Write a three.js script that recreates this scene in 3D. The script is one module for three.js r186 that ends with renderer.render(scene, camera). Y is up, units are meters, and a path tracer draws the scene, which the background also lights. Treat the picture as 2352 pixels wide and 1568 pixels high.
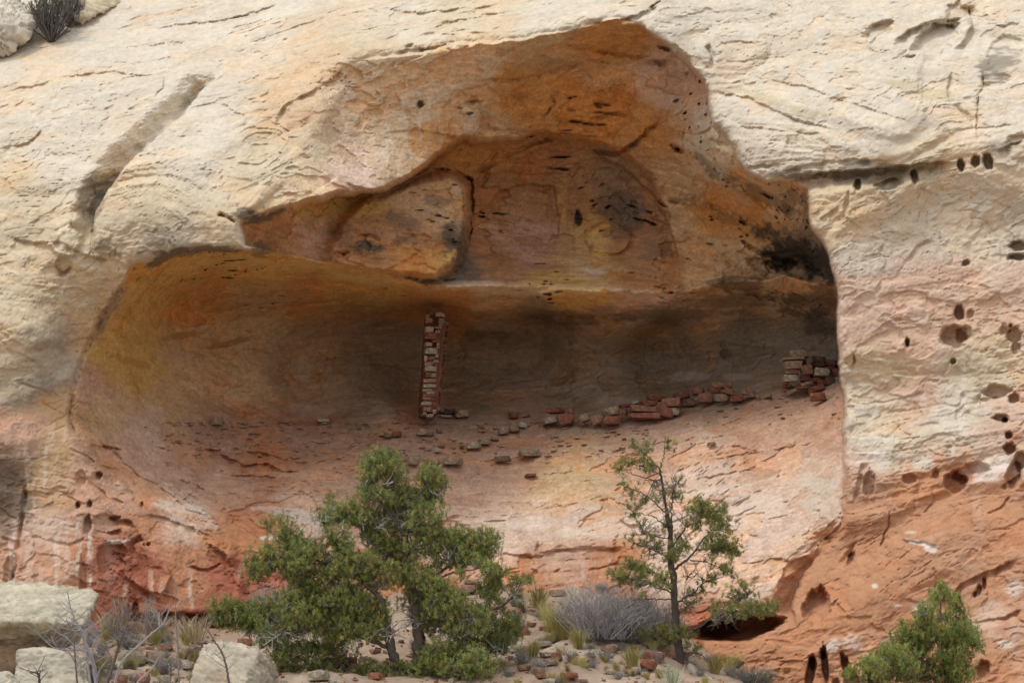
import * as THREE from 'three';
import { mergeGeometries, mergeVertices } from 'three/addons/utils/BufferGeometryUtils.js';
import { ConvexGeometry } from 'three/addons/geometries/ConvexGeometry.js';

// ---------------------------------------------------------------- camera, sky, sun, exposure
const W = 2352, H = 1568, F = 7280, PITCH = 9 * Math.PI / 180, EYE = 1.6;
const SP = Math.sin(PITCH), CP = Math.cos(PITCH);
const scene = new THREE.Scene();
const camera = new THREE.PerspectiveCamera(2 * Math.atan(H / 2 / F) * 180 / Math.PI, W / H, 0.5, 2000);
camera.position.set(0, EYE, 0);
camera.rotation.x = PITCH;
const renderer = new THREE.WebGLRenderer({ antialias: true });
renderer.toneMapping = THREE.LinearToneMapping;
renderer.toneMappingExposure = 1.1;
renderer.shadowMap.enabled = true;

const SUN = new THREE.Vector3(-0.44, 0.84, 0.32).normalize();
{ // bright thin overcast: brighter towards the zenith and round the veiled sun
  const w = 256, h = 128, d = new Float32Array(w * h * 4), v = new THREE.Vector3();
  for (let j = 0; j < h; j++) for (let i = 0; i < w; i++) {
    const el = (j + 0.5) / h * Math.PI - Math.PI / 2, az = (i + 0.5) / w * 2 * Math.PI - Math.PI;
    v.set(Math.cos(el) * Math.cos(az), Math.sin(el), Math.cos(el) * Math.sin(az));
    const s = Math.max(0, Math.sin(el)), c = Math.max(0, v.dot(SUN));
    const L = 0.95 * (0.75 + 0.25 * s) + 0.5 * Math.pow(c, 8);
    const o = (j * w + i) * 4;
    d[o] = L * 0.97; d[o + 1] = L * 0.995; d[o + 2] = L * 1.05; d[o + 3] = 1;
  }
  const t = new THREE.DataTexture(d, w, h, THREE.RGBAFormat, THREE.FloatType);
  t.mapping = THREE.EquirectangularReflectionMapping; t.magFilter = t.minFilter = THREE.LinearFilter; t.needsUpdate = true;
  scene.background = t; scene.environment = t;
}
const sun = new THREE.DirectionalLight(new THREE.Color(1.0, 0.955, 0.87), 1.5);
sun.position.copy(SUN).multiplyScalar(80).add(new THREE.Vector3(0, 8, -50));
sun.target.position.set(0, 8, -50);
sun.castShadow = true; sun.shadow.radius = 28; sun.shadow.mapSize.set(4096, 4096);
Object.assign(sun.shadow.camera, { left: -30, right: 30, top: 30, bottom: -30, near: 1, far: 200 });
scene.add(sun, sun.target);

// ---------------------------------------------------------------- small tools
function rng(seed) { let a = seed >>> 0; return () => { a = (a + 0x6D2B79F5) | 0; let t = Math.imul(a ^ (a >>> 15), 1 | a); t = (t + Math.imul(t ^ (t >>> 7), 61 | t)) ^ t; return ((t ^ (t >>> 14)) >>> 0) / 4294967296; }; }
const PERM = new Uint8Array(512), GX = new Float32Array(256), GY = new Float32Array(256), GZ = new Float32Array(256);
{ const r = rng(7), p = [...Array(256).keys()]; for (let i = 255; i > 0; i--) { const j = Math.floor(r() * (i + 1)); [p[i], p[j]] = [p[j], p[i]]; }
  for (let i = 0; i < 512; i++) PERM[i] = p[i & 255];
  for (let i = 0; i < 256; i++) { const z = r() * 2 - 1, a = r() * 6.2832, q = Math.sqrt(1 - z * z); GX[i] = q * Math.cos(a); GY[i] = q * Math.sin(a); GZ[i] = z; } }
function noise(x, y, z) { // gradient noise, about -1..1
  const xi = Math.floor(x), yi = Math.floor(y), zi = Math.floor(z); x -= xi; y -= yi; z -= zi;
  const X = xi & 255, Y = yi & 255, Z = zi & 255;
  const u = x * x * x * (x * (x * 6 - 15) + 10), v = y * y * y * (y * (y * 6 - 15) + 10), w = z * z * z * (z * (z * 6 - 15) + 10);
  const A = PERM[X] + Y, B = PERM[X + 1] + Y, AA = PERM[A] + Z, AB = PERM[A + 1] + Z, BA = PERM[B] + Z, BB = PERM[B + 1] + Z;
  const g = (h, a, b, c) => GX[h] * a + GY[h] * b + GZ[h] * c;
  const x1 = x - 1, y1 = y - 1, z1 = z - 1;
  const a0 = g(PERM[AA], x, y, z), a1 = g(PERM[BA], x1, y, z), b0 = g(PERM[AB], x, y1, z), b1 = g(PERM[BB], x1, y1, z);
  const c0 = g(PERM[AA + 1], x, y, z1), c1 = g(PERM[BA + 1], x1, y, z1), d0 = g(PERM[AB + 1], x, y1, z1), d1 = g(PERM[BB + 1], x1, y1, z1);
  const p = a0 + u * (a1 - a0), q = b0 + u * (b1 - b0), r = c0 + u * (c1 - c0), s = d0 + u * (d1 - d0);
  const t = p + v * (q - p), k = r + v * (s - r);
  return 1.5 * (t + w * (k - t));
}
const fbm = (x, y, z, n = 4) => { let a = 0.5, s = 0; for (let i = 0; i < n; i++) { s += a * noise(x, y, z); x = x * 2.03 + 17.1; y = y * 2.03 + 5.3; z = z * 2.03 + 9.7; a *= 0.5; } return s; };
const clamp = (x, a = 0, b = 1) => x < a ? a : x > b ? b : x;
const sstep = (a, b, x) => { const t = clamp((x - a) / (b - a)); return t * t * (3 - 2 * t); };
const lerp = (a, b, t) => a + (b - a) * t;
// surveyed point: bearing (px, py) of the site drawing and distance d in metres
function at(px, py, d) { const x = (px - W / 2) / F * d, y = -(py - H / 2) / F * d; return new THREE.Vector3(x, EYE + y * CP + d * SP, -(d * CP - y * SP)); }
const PXM = d => d / F;   // metres per drawing unit at distance d

const taken = new Map();
function numbered(name) { const n = taken.get(name) || 0; taken.set(name, n + 1); return n ? name + '_' + String(n).padStart(3, '0') : name; }
function tag(o, label, category, group, kind) { if (label) o.userData.label = label; if (category) o.userData.category = category; if (group) o.userData.group = group; if (kind) o.userData.kind = kind; return o; }
function shade(o) { o.castShadow = o.receiveShadow = true; return o; }
function mesh(name, geo, mat, parent) { const m = shade(new THREE.Mesh(geo, mat)); m.name = parent ? name : numbered(name); (parent || scene).add(m); return m; }
function group(name, pos) { const g = new THREE.Group(); g.name = numbered(name); if (pos) g.position.copy(pos); scene.add(g); return g; }

// ---------------------------------------------------------------- textures: sandstone grain, bark
function dataTex(n, fn, srgb) {
  const d = new Uint8Array(n * n * 4);
  for (let j = 0; j < n; j++) for (let i = 0; i < n; i++) { const c = fn(i, j), o = (j * n + i) * 4; d[o] = clamp(c[0]) * 255; d[o + 1] = clamp(c[1]) * 255; d[o + 2] = clamp(c[2]) * 255; d[o + 3] = 255; }
  const t = new THREE.DataTexture(d, n, n); t.wrapS = t.wrapT = THREE.RepeatWrapping; t.magFilter = THREE.LinearFilter; t.minFilter = THREE.LinearMipmapLinearFilter; t.generateMipmaps = true;
  if (srgb) t.colorSpace = THREE.SRGBColorSpace; t.needsUpdate = true; return t;
}
const ring = (i, n, f) => [Math.cos(i / n * 6.2832) * f, Math.sin(i / n * 6.2832) * f];
function tileNoise(i, j, n, f, s) { const [a, b] = ring(i, n, f), [c, d] = ring(j, n, f); return noise(a + s + c * 0.31, b + d * 0.77 + s * 2, c - d * 0.5 + s * 3 + a * 0.2); }
const stoneTex = dataTex(256, (i, j) => { const v = 0.82 + 0.16 * tileNoise(i, j, 256, 1.6, 3) + 0.12 * tileNoise(i, j, 256, 6, 9) + 0.1 * tileNoise(i, j, 256, 22, 5); const w = tileNoise(i, j, 256, 2.6, 31); return [v, v * (1 - 0.05 * w), v * (1 - 0.1 * w)]; }, true);
const stoneBump = dataTex(256, (i, j) => { const v = 0.5 + 0.25 * tileNoise(i, j, 256, 5, 3) + 0.2 * tileNoise(i, j, 256, 16, 9) + 0.15 * tileNoise(i, j, 256, 40, 5); return [v, v, v]; });

// ================================================================= THE CLIFF
// distance sketches of the surfaces: [bearing x, bearing y, distance]
const O_PTS = [[-500, -700, 74], [0, -700, 70], [600, -700, 68], [1200, -700, 65], [1800, -700, 62], [2400, -700, 61], [2900, -700, 63],
  [-400, 0, 61], [0, 0, 57.5], [0, 200, 54.3], [300, 0, 56.6], [300, 200, 53.6], [600, 0, 56], [600, 150, 53.6], [600, 300, 52], [900, 0, 55], [900, 90, 53.5], [1200, 0, 54.2], [1200, 80, 53],
  [1450, 10, 53.1], [1450, 45, 52.6], [780, 150, 52.8], [740, 235, 52.4], [700, 330, 51.8], [640, 430, 51.0], [560, 500, 50.5], [460, 400, 51.1], [450, 250, 52.6],
  [0, 320, 53.1], [150, 400, 52], [0, 600, 51.4], [150, 600, 51.2], [230, 480, 51.2], [300, 450, 51.1], [400, 510, 50.6], [300, 590, 50.9], [500, 540, 50.4], [100, 800, 50.9], [0, 800, 50.8], [165, 900, 51.4],
  [0, 1000, 50.6], [100, 1100, 50.6], [0, 1200, 50.4], [150, 1250, 50.2], [0, 1400, 50.0], [200, 1400, 49.9], [200, 1900, 49.4], [0, 1900, 49.2], [-500, 800, 51], [-500, 1500, 50], [250, 700, 51.6],
  [1640, 270, 52.1], [1700, 380, 51.6], [1750, 330, 51.2], [2000, 350, 50.2], [2200, 330, 50.05], [2350, 310, 50.0], [1700, 150, 52.6], [2000, 150, 51.7], [2350, 150, 51.4], [1600, 0, 53.6], [2000, 0, 53.3], [2350, 0, 53.1],
  [1860, 440, 50.7], [1870, 520, 50.5], [1925, 700, 50.25], [1930, 900, 50.1], [1940, 1100, 49.75], [1905, 1230, 49.7], [1780, 1370, 49.3], [2100, 480, 50.35], [2100, 800, 50.0], [2100, 1000, 49.75], [2100, 1200, 49.1], [2100, 1400, 48.5],
  [2100, 1600, 47.8], [2352, 480, 50.0], [2352, 800, 49.5], [2352, 1100, 48.9], [2352, 1400, 48], [2352, 1600, 47.3], [2800, 1000, 48], [2800, 300, 49], [2800, 1600, 46.5], [1650, 1490, 49.0], [1750, 1520, 48.7], [1850, 1470, 48.6], [1600, 1520, 49.2], [1700, 1900, 47.5], [2100, 1900, 46.5],
  [1000, 600, 52], [1300, 900, 52], [1200, 1300, 51], [700, 900, 52], [1100, 1900, 49]];
const N_PTS = [[800, 150, 53.0], [760, 240, 52.6], [850, 220, 53.0], [700, 330, 51.9], [640, 430, 51.1], [560, 505, 50.6], [700, 462, 51.0], [800, 350, 52.4], [880, 415, 52.3], [950, 260, 53.5], [1050, 318, 54.0], [1095, 104, 53.0], [1100, 200, 53.7], [1250, 95, 53.1], [1250, 160, 54.0], [1250, 250, 54.8],
  [1440, 55, 52.8], [1400, 110, 53.9], [1400, 200, 54.7], [1400, 300, 55.3], [1530, 120, 54.0], [1600, 200, 53.8], [1500, 200, 54.5], [1620, 250, 53.2], [1645, 300, 52.8], [1550, 290, 54.2], [1500, 320, 55], [1690, 385, 52.5], [1600, 400, 54.7], [1700, 450, 53.9], [1850, 450, 51.7], [1850, 510, 52.3], [1700, 550, 55.1],
  [1850, 580, 53.9], [1620, 585, 55.4], [1650, 635, 54.7], [1890, 570, 52.5], [1800, 620, 55], [1905, 640, 53.4], [1450, 400, 55.5], [1500, 500, 55.6], [1500, 650, 54.8], [1250, 400, 55.8], [1250, 650, 54.8], [1900, 900, 54], [1300, 900, 56]];
const M_PTS = [[1100, 400, 56.1], [1250, 332, 55.9], [1330, 400, 56.4], [1200, 500, 56.5], [1350, 500, 56.4], [1500, 450, 55.9], [1220, 585, 56.1], [1400, 585, 55.8], [1200, 640, 54.9], [1400, 640, 54.8], [1560, 645, 54.8], [1080, 640, 54.7], [700, 500, 52.9], [620, 520, 51.7], [560, 515, 50.9], [750, 560, 53.2], [900, 480, 54.8], [600, 570, 51.9], [850, 610, 53.8], [1000, 650, 54.3], [1050, 400, 55.9], [960, 420, 55.3], [1450, 340, 55.6], [1570, 540, 55.5]];
const K_PTS = [[830, 450, 53.7], [950, 405, 54.3], [1060, 420, 54.5], [1083, 500, 54.4], [1000, 520, 53.8], [880, 540, 53.3], [790, 540, 53.0], [1000, 625, 53.6], [850, 605, 53.1], [1060, 600, 54.1], [930, 470, 53.9]];
const L_PTS = [[303, 620, 51.4], [400, 590, 51.9], [500, 585, 52.1], [600, 592, 52.5], [800, 615, 53.2], [990, 660, 54.0], [1250, 664, 54.7], [1250, 683, 54.6], [1530, 676, 54.75], [1530, 698, 54.75], [1380, 692, 54.65], [1100, 668, 54.55], [1100, 690, 55.1], [1750, 648, 54.6], [1905, 660, 53.6],
  [320, 650, 52.0], [400, 640, 53.0], [500, 640, 54.0], [400, 700, 54.4], [600, 650, 54.2], [600, 700, 55.9], [800, 660, 54.8], [800, 705, 56.4], [990, 700, 56.0], [1250, 704, 55.6], [1250, 728, 56.9], [1530, 716, 55.7], [1530, 742, 56.8], [1750, 690, 55.5], [1750, 735, 56.2], [1905, 730, 55.0],
  [250, 780, 52.2], [195, 900, 51.6], [300, 900, 53.2], [350, 800, 54.1], [450, 850, 55], [600, 850, 56.2], [800, 850, 56.9], [1000, 730, 57], [1000, 940, 56.5], [1300, 940, 56.6], [1300, 800, 57.1], [1600, 900, 56.4], [1600, 790, 56.7], [1850, 850, 55.6], [1850, 770, 55.8], [1922, 850, 55.2],
  [195, 1000, 51.4], [350, 975, 53.6], [500, 972, 54.9], [700, 970, 55.8], [1000, 962, 56.0], [1300, 960, 56.2], [1600, 918, 56.0], [1850, 897, 55.0], [1930, 885, 54.2],
  [300, 1035, 52.2], [600, 1005, 54.4], [900, 992, 55.0], [1000, 1030, 54.3], [1300, 1000, 55.0], [1600, 960, 54.7], [1800, 960, 53.6], [1920, 960, 52.6], [400, 1070, 52.8], [700, 1065, 53.4], [1000, 1075, 53.5], [1300, 1070, 53.5], [1600, 1050, 52.9], [1850, 1050, 51.9], [1932, 1080, 50.5], [1932, 1150, 50.0], [1905, 1235, 49.8], [1800, 1312, 49.5], [1770, 1370, 49.4], [1700, 1395, 49.5],
  [260, 1150, 50.9], [400, 1200, 51.1], [600, 1200, 52], [1000, 1200, 52.2], [1300, 1200, 52.1], [1600, 1200, 51.6], [1820, 1200, 50.7], [300, 1330, 50.3], [600, 1350, 50.9], [1000, 1350, 51.1], [1300, 1350, 51], [1600, 1360, 50.1],
  [300, 1800, 49.5], [700, 1800, 49.6], [1100, 1800, 49.6], [1600, 1800, 49.0], [1650, 1420, 49.4], [1600, 1450, 49.5]];
const PILLAR = [[1922, 650], [1926, 700], [1924, 760], [1929, 850], [1934, 900], [1944, 1000], [1940, 1060], [1938, 1130], [1930, 1200], [1885, 1250], [1800, 1312], [1772, 1368]];
const N_POLY = [[548, 512], [640, 440], [700, 330], [740, 230], [790, 150], [850, 132], [960, 118], [1095, 99], [1200, 86], [1320, 66], [1385, 48], [1440, 42], [1475, 62], [1540, 108], [1585, 150], [1615, 190], [1630, 240], [1645, 290], [1690, 345], [1705, 375], [1712, 390], [1760, 412], [1860, 434], [1858, 515], [1893, 560], [1905, 600], [1922, 650], [1926, 690], [1700, 760], [1000, 740], [560, 560]];
const M_POLY = [[545, 508], [620, 488], [700, 464], [790, 446], [855, 440], [930, 405], [1000, 360], [1065, 320], [1150, 322], [1250, 306], [1330, 318], [1420, 345], [1490, 400], [1540, 500], [1570, 600], [1575, 700], [1000, 700], [700, 640], [560, 585]];
const K_POLY = [[775, 500], [830, 455], [885, 428], [990, 390], [1045, 392], [1078, 425], [1087, 490], [1075, 570], [1060, 612], [1000, 650], [850, 640], [750, 620], [745, 560]];
const L_POLY = [[303, 616], [345, 602], [400, 584], [470, 574], [540, 570], [600, 580], [680, 590], [760, 600], [850, 615], [930, 640], [990, 655], [1100, 652], [1250, 655], [1400, 662], [1530, 672], [1600, 668], [1700, 640], [1800, 634], [1900, 645], ...PILLAR, [1700, 1400], [1620, 1440], [1600, 1900], [420, 1900], [250, 1200], [203, 1022], [165, 965], [168, 885], [188, 825], [240, 728]];

function tps(pts) { // thin-plate surface through the points
  const n = pts.length, m = n + 3, A = Array.from({ length: m }, () => new Float64Array(m + 1)), s = 1 / 1000;
  const U = r2 => r2 < 1e-12 ? 0 : r2 * Math.log(r2);
  for (let i = 0; i < n; i++) {
    for (let j = 0; j < n; j++) { const dx = (pts[i][0] - pts[j][0]) * s, dy = (pts[i][1] - pts[j][1]) * s; A[i][j] = U(dx * dx + dy * dy); }
    A[i][i] += 2e-4; A[i][n] = A[n][i] = 1; A[i][n + 1] = A[n + 1][i] = pts[i][0] * s; A[i][n + 2] = A[n + 2][i] = pts[i][1] * s; A[i][m] = pts[i][2];
  }
  for (let c = 0; c < m; c++) {
    let p = c; for (let r = c + 1; r < m; r++) if (Math.abs(A[r][c]) > Math.abs(A[p][c])) p = r;
    [A[c], A[p]] = [A[p], A[c]];
    for (let r = c + 1; r < m; r++) { const f = A[r][c] / A[c][c]; if (f) for (let k = c; k <= m; k++) A[r][k] -= f * A[c][k]; }
  }
  const x = new Float64Array(m);
  for (let r = m - 1; r >= 0; r--) { let v = A[r][m]; for (let k = r + 1; k < m; k++) v -= A[r][k] * x[k]; x[r] = v / A[r][r]; }
  return (px, py) => { let v = x[n] + x[n + 1] * px * s + x[n + 2] * py * s; for (let i = 0; i < n; i++) { const dx = (px - pts[i][0]) * s, dy = (py - pts[i][1]) * s; v += x[i] * U(dx * dx + dy * dy); } return v; };
}
function polySDF(poly) { // positive inside
  return (px, py) => { let d = 1e18, inside = false; for (let i = 0, j = poly.length - 1; i < poly.length; j = i++) {
    const [ax, ay] = poly[j], [bx, by] = poly[i], ex = bx - ax, ey = by - ay, wx = px - ax, wy = py - ay, t = clamp((wx * ex + wy * ey) / (ex * ex + ey * ey + 1e-9)), dx = wx - ex * t, dy = wy - ey * t;
    d = Math.min(d, dx * dx + dy * dy); if ((ay > py) !== (by > py) && px < ex * (py - ay) / ey + ax) inside = !inside; } d = Math.sqrt(d); return inside ? d : -d; };
}
const CX0 = -700, CY0 = -760, CS = 6, CNX = 640, CNY = 450;   // coarse sheet for the slow functions
function coarse(fn) { const a = new Float32Array(CNX * CNY); for (let j = 0; j < CNY; j++) for (let i = 0; i < CNX; i++) a[j * CNX + i] = fn(CX0 + i * CS, CY0 + j * CS);
  return (px, py) => { let x = clamp((px - CX0) / CS, 0, CNX - 1.001), y = clamp((py - CY0) / CS, 0, CNY - 1.001); const i = x | 0, j = y | 0; x -= i; y -= j; const o = j * CNX + i; return (a[o] * (1 - x) + a[o + 1] * x) * (1 - y) + (a[o + CNX] * (1 - x) + a[o + CNX + 1] * x) * y; }; }
function coarseV(fn, k) { const S = CS * 2, nx = CNX / 2, ny = CNY / 2, a = new Float32Array(nx * ny * k); for (let j = 0; j < ny; j++) for (let i = 0; i < nx; i++) a.set(fn(CX0 + i * S, CY0 + j * S), (j * nx + i) * k);
  return (px, py, out) => { let x = clamp((px - CX0) / S, 0, nx - 1.001), y = clamp((py - CY0) / S, 0, ny - 1.001); const i = x | 0, j = y | 0; x -= i; y -= j; const o = (j * nx + i) * k, p = o + nx * k; for (let c = 0; c < k; c++) out[c] = (a[o + c] * (1 - x) + a[o + k + c] * x) * (1 - y) + (a[p + c] * (1 - x) + a[p + k + c] * x) * y; return out; }; }
function idw(pts, p) { const k = pts[0].length - 2; return (px, py) => { const o = new Array(k).fill(0); let s = 0; for (const q of pts) { const w = 1 / Math.pow((px - q[0]) ** 2 + (py - q[1]) ** 2 + 400, p); s += w; for (let c = 0; c < k; c++) o[c] += w * q[2 + c]; } for (let c = 0; c < k; c++) o[c] /= s; return o; }; }
const DO = coarse(tps(O_PTS)), DN = coarse(tps(N_PTS)), DM = coarse(tps(M_PTS)), DK = coarse(tps(K_PTS)), DL = coarse(tps(L_PTS));
const SN = coarse(polySDF(N_POLY)), SM = coarse(polySDF(M_POLY)), SK = coarse(polySDF(K_POLY)), SL = coarse(polySDF(L_POLY));
const BED = coarseV(idw([[100, 150, 8], [400, 100, 12], [800, 60, 14], [1200, 60, 8], [300, 250, 18], [600, 350, 26], [350, 520, -12], [100, 650, -4], [650, 430, -14], [1700, 100, 10], [1800, 220, -18], [2050, 230, -20], [1800, 330, -8], [2200, 200, 4], [2200, 450, 12], [2000, 600, 8], [2200, 750, 5], [2050, 950, 6], [2200, 1250, 18], [1500, 450, -22], [1700, 500, -26], [1400, 150, 8], [1250, 700, 2], [500, 750, 10], [300, 900, -14], [600, 900, 8], [1300, 850, 5], [1000, 1030, 2], [1500, 1050, 8], [1800, 1000, 14], [1750, 1150, 18], [500, 1050, -3], [600, 1200, -5], [300, 1150, -10], [1000, 1300, 3]], 1.6), 1);

// ---- pigments of the rock (linear base colours)
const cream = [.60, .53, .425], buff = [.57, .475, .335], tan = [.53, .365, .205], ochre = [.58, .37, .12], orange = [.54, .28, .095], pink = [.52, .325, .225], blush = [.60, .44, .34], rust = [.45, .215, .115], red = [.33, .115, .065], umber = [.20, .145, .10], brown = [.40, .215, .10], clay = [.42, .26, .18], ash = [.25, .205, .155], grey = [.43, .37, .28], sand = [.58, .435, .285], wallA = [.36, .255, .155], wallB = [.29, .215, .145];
const O_COL = [[0, 0, cream], [300, 120, cream], [600, 60, cream], [900, 40, cream], [1300, 30, cream], [150, 350, cream], [450, 330, cream], [600, 420, buff], [350, 480, buff], [500, 560, buff], [420, 560, grey], [60, 480, buff], [100, 600, buff], [60, 720, buff], [180, 680, buff], [60, 880, grey], [130, 840, grey], [190, 760, tan],  // greys on the lower left cliff hold its painted shade
  [700, 250, sand], [760, 180, sand], [860, 110, buff], [1100, 80, buff], [140, 940, tan], [60, 1000, pink], [40, 1100, umber], [130, 1080, tan], [200, 1080, pink], [100, 1200, blush], [200, 1180, pink], [60, 1280, pink], [200, 1280, rust], [130, 1330, pink], [200, 1420, red], [100, 1420, red], [250, 1350, red], [150, 1380, rust], [240, 1260, red],
  [1650, 80, cream], [1900, 60, cream], [2200, 60, cream], [1750, 250, cream], [2000, 250, cream], [2250, 250, cream], [1900, 350, cream], [2150, 380, buff], [1950, 480, buff], [2200, 480, cream], [2000, 560, cream], [2250, 560, cream], [2060, 680, blush], [2200, 680, blush], [2330, 680, blush], [1950, 720, blush], [2100, 760, blush], [2040, 850, buff], [2250, 850, buff], [2100, 900, blush], [2180, 950, cream], [2000, 960, cream], [2050, 1020, cream], [2330, 1000, blush],
  [1960, 1080, blush], [2100, 1120, rust], [2020, 1140, pink], [2250, 1160, rust], [2000, 1220, rust], [2200, 1300, pink], [2100, 1400, rust], [2300, 1400, pink], [1950, 1380, rust], [2200, 1500, rust], [1850, 1300, rust], [1800, 1480, rust], [1700, 1500, rust], [2000, 1540, pink]].map(q => [q[0], q[1], ...q[2]]);
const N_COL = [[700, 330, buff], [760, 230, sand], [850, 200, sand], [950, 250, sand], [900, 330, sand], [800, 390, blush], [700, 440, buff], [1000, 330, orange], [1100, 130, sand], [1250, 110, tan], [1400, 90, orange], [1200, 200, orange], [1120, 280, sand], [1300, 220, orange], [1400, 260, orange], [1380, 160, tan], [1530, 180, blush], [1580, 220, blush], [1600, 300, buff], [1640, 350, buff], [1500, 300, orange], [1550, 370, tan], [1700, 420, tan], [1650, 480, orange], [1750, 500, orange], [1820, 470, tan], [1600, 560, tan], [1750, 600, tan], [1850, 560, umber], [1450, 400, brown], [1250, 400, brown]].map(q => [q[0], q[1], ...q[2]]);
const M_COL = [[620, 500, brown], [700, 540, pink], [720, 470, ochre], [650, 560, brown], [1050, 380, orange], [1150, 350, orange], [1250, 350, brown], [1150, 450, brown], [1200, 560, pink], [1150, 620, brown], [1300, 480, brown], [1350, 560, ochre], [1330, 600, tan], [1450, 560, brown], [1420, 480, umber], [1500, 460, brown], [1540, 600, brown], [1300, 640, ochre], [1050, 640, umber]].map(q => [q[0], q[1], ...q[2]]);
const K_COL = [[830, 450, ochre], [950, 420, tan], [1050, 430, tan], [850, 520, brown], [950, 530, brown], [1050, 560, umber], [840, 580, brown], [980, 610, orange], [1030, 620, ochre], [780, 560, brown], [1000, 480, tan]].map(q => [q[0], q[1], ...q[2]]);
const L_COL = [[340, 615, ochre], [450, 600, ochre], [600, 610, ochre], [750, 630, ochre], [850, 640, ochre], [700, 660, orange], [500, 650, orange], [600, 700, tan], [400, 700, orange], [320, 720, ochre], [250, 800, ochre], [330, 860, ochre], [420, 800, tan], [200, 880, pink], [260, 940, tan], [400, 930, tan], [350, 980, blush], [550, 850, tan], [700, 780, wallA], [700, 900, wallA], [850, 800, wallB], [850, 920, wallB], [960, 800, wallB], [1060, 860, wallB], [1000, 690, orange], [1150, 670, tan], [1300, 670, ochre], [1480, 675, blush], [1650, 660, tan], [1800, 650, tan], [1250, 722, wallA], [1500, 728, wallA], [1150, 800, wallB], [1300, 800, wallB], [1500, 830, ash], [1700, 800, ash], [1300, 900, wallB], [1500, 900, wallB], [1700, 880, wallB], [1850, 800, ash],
  [300, 1030, pink], [500, 1000, clay], [700, 1000, clay], [950, 985, clay], [1200, 985, clay], [1500, 960, clay], [1750, 930, clay], [600, 1050, rust], [450, 1060, pink], [900, 1060, clay], [1200, 1050, pink], [1500, 1050, pink], [1750, 1000, pink], [1880, 980, pink], [300, 1110, pink], [500, 1120, pink], [750, 1120, pink], [1000, 1140, pink], [1300, 1120, tan], [1600, 1110, blush], [1850, 1080, blush], [700, 1180, blush], [420, 1180, blush], [330, 1200, rust], [500, 1210, rust], [620, 1240, rust], [800, 1250, pink], [1000, 1230, blush], [1300, 1200, blush], [1600, 1200, blush], [1850, 1170, blush], [300, 1270, red], [420, 1290, rust], [520, 1330, red], [350, 1350, red], [300, 1330, red], [420, 1350, rust], [560, 1350, red], [450, 1400, red], [600, 1380, red], [900, 1290, rust], [1150, 1270, blush], [1300, 1280, pink], [1200, 1330, rust], [1400, 1330, rust], [1550, 1290, blush], [1750, 1250, blush], [1650, 1320, blush], [1720, 1360, blush], [1000, 1350, rust], [1650, 1430, red]].map(q => [q[0], q[1], ...q[2]]);
const colO = coarseV(idw(O_COL, 2.6), 3), colN = coarseV(idw(N_COL, 2.6), 3), colM = coarseV(idw(M_COL, 2.6), 3), colK = coarseV(idw(K_COL, 2.6), 3), colL = coarseV(idw(L_COL, 2.6), 3);

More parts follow.
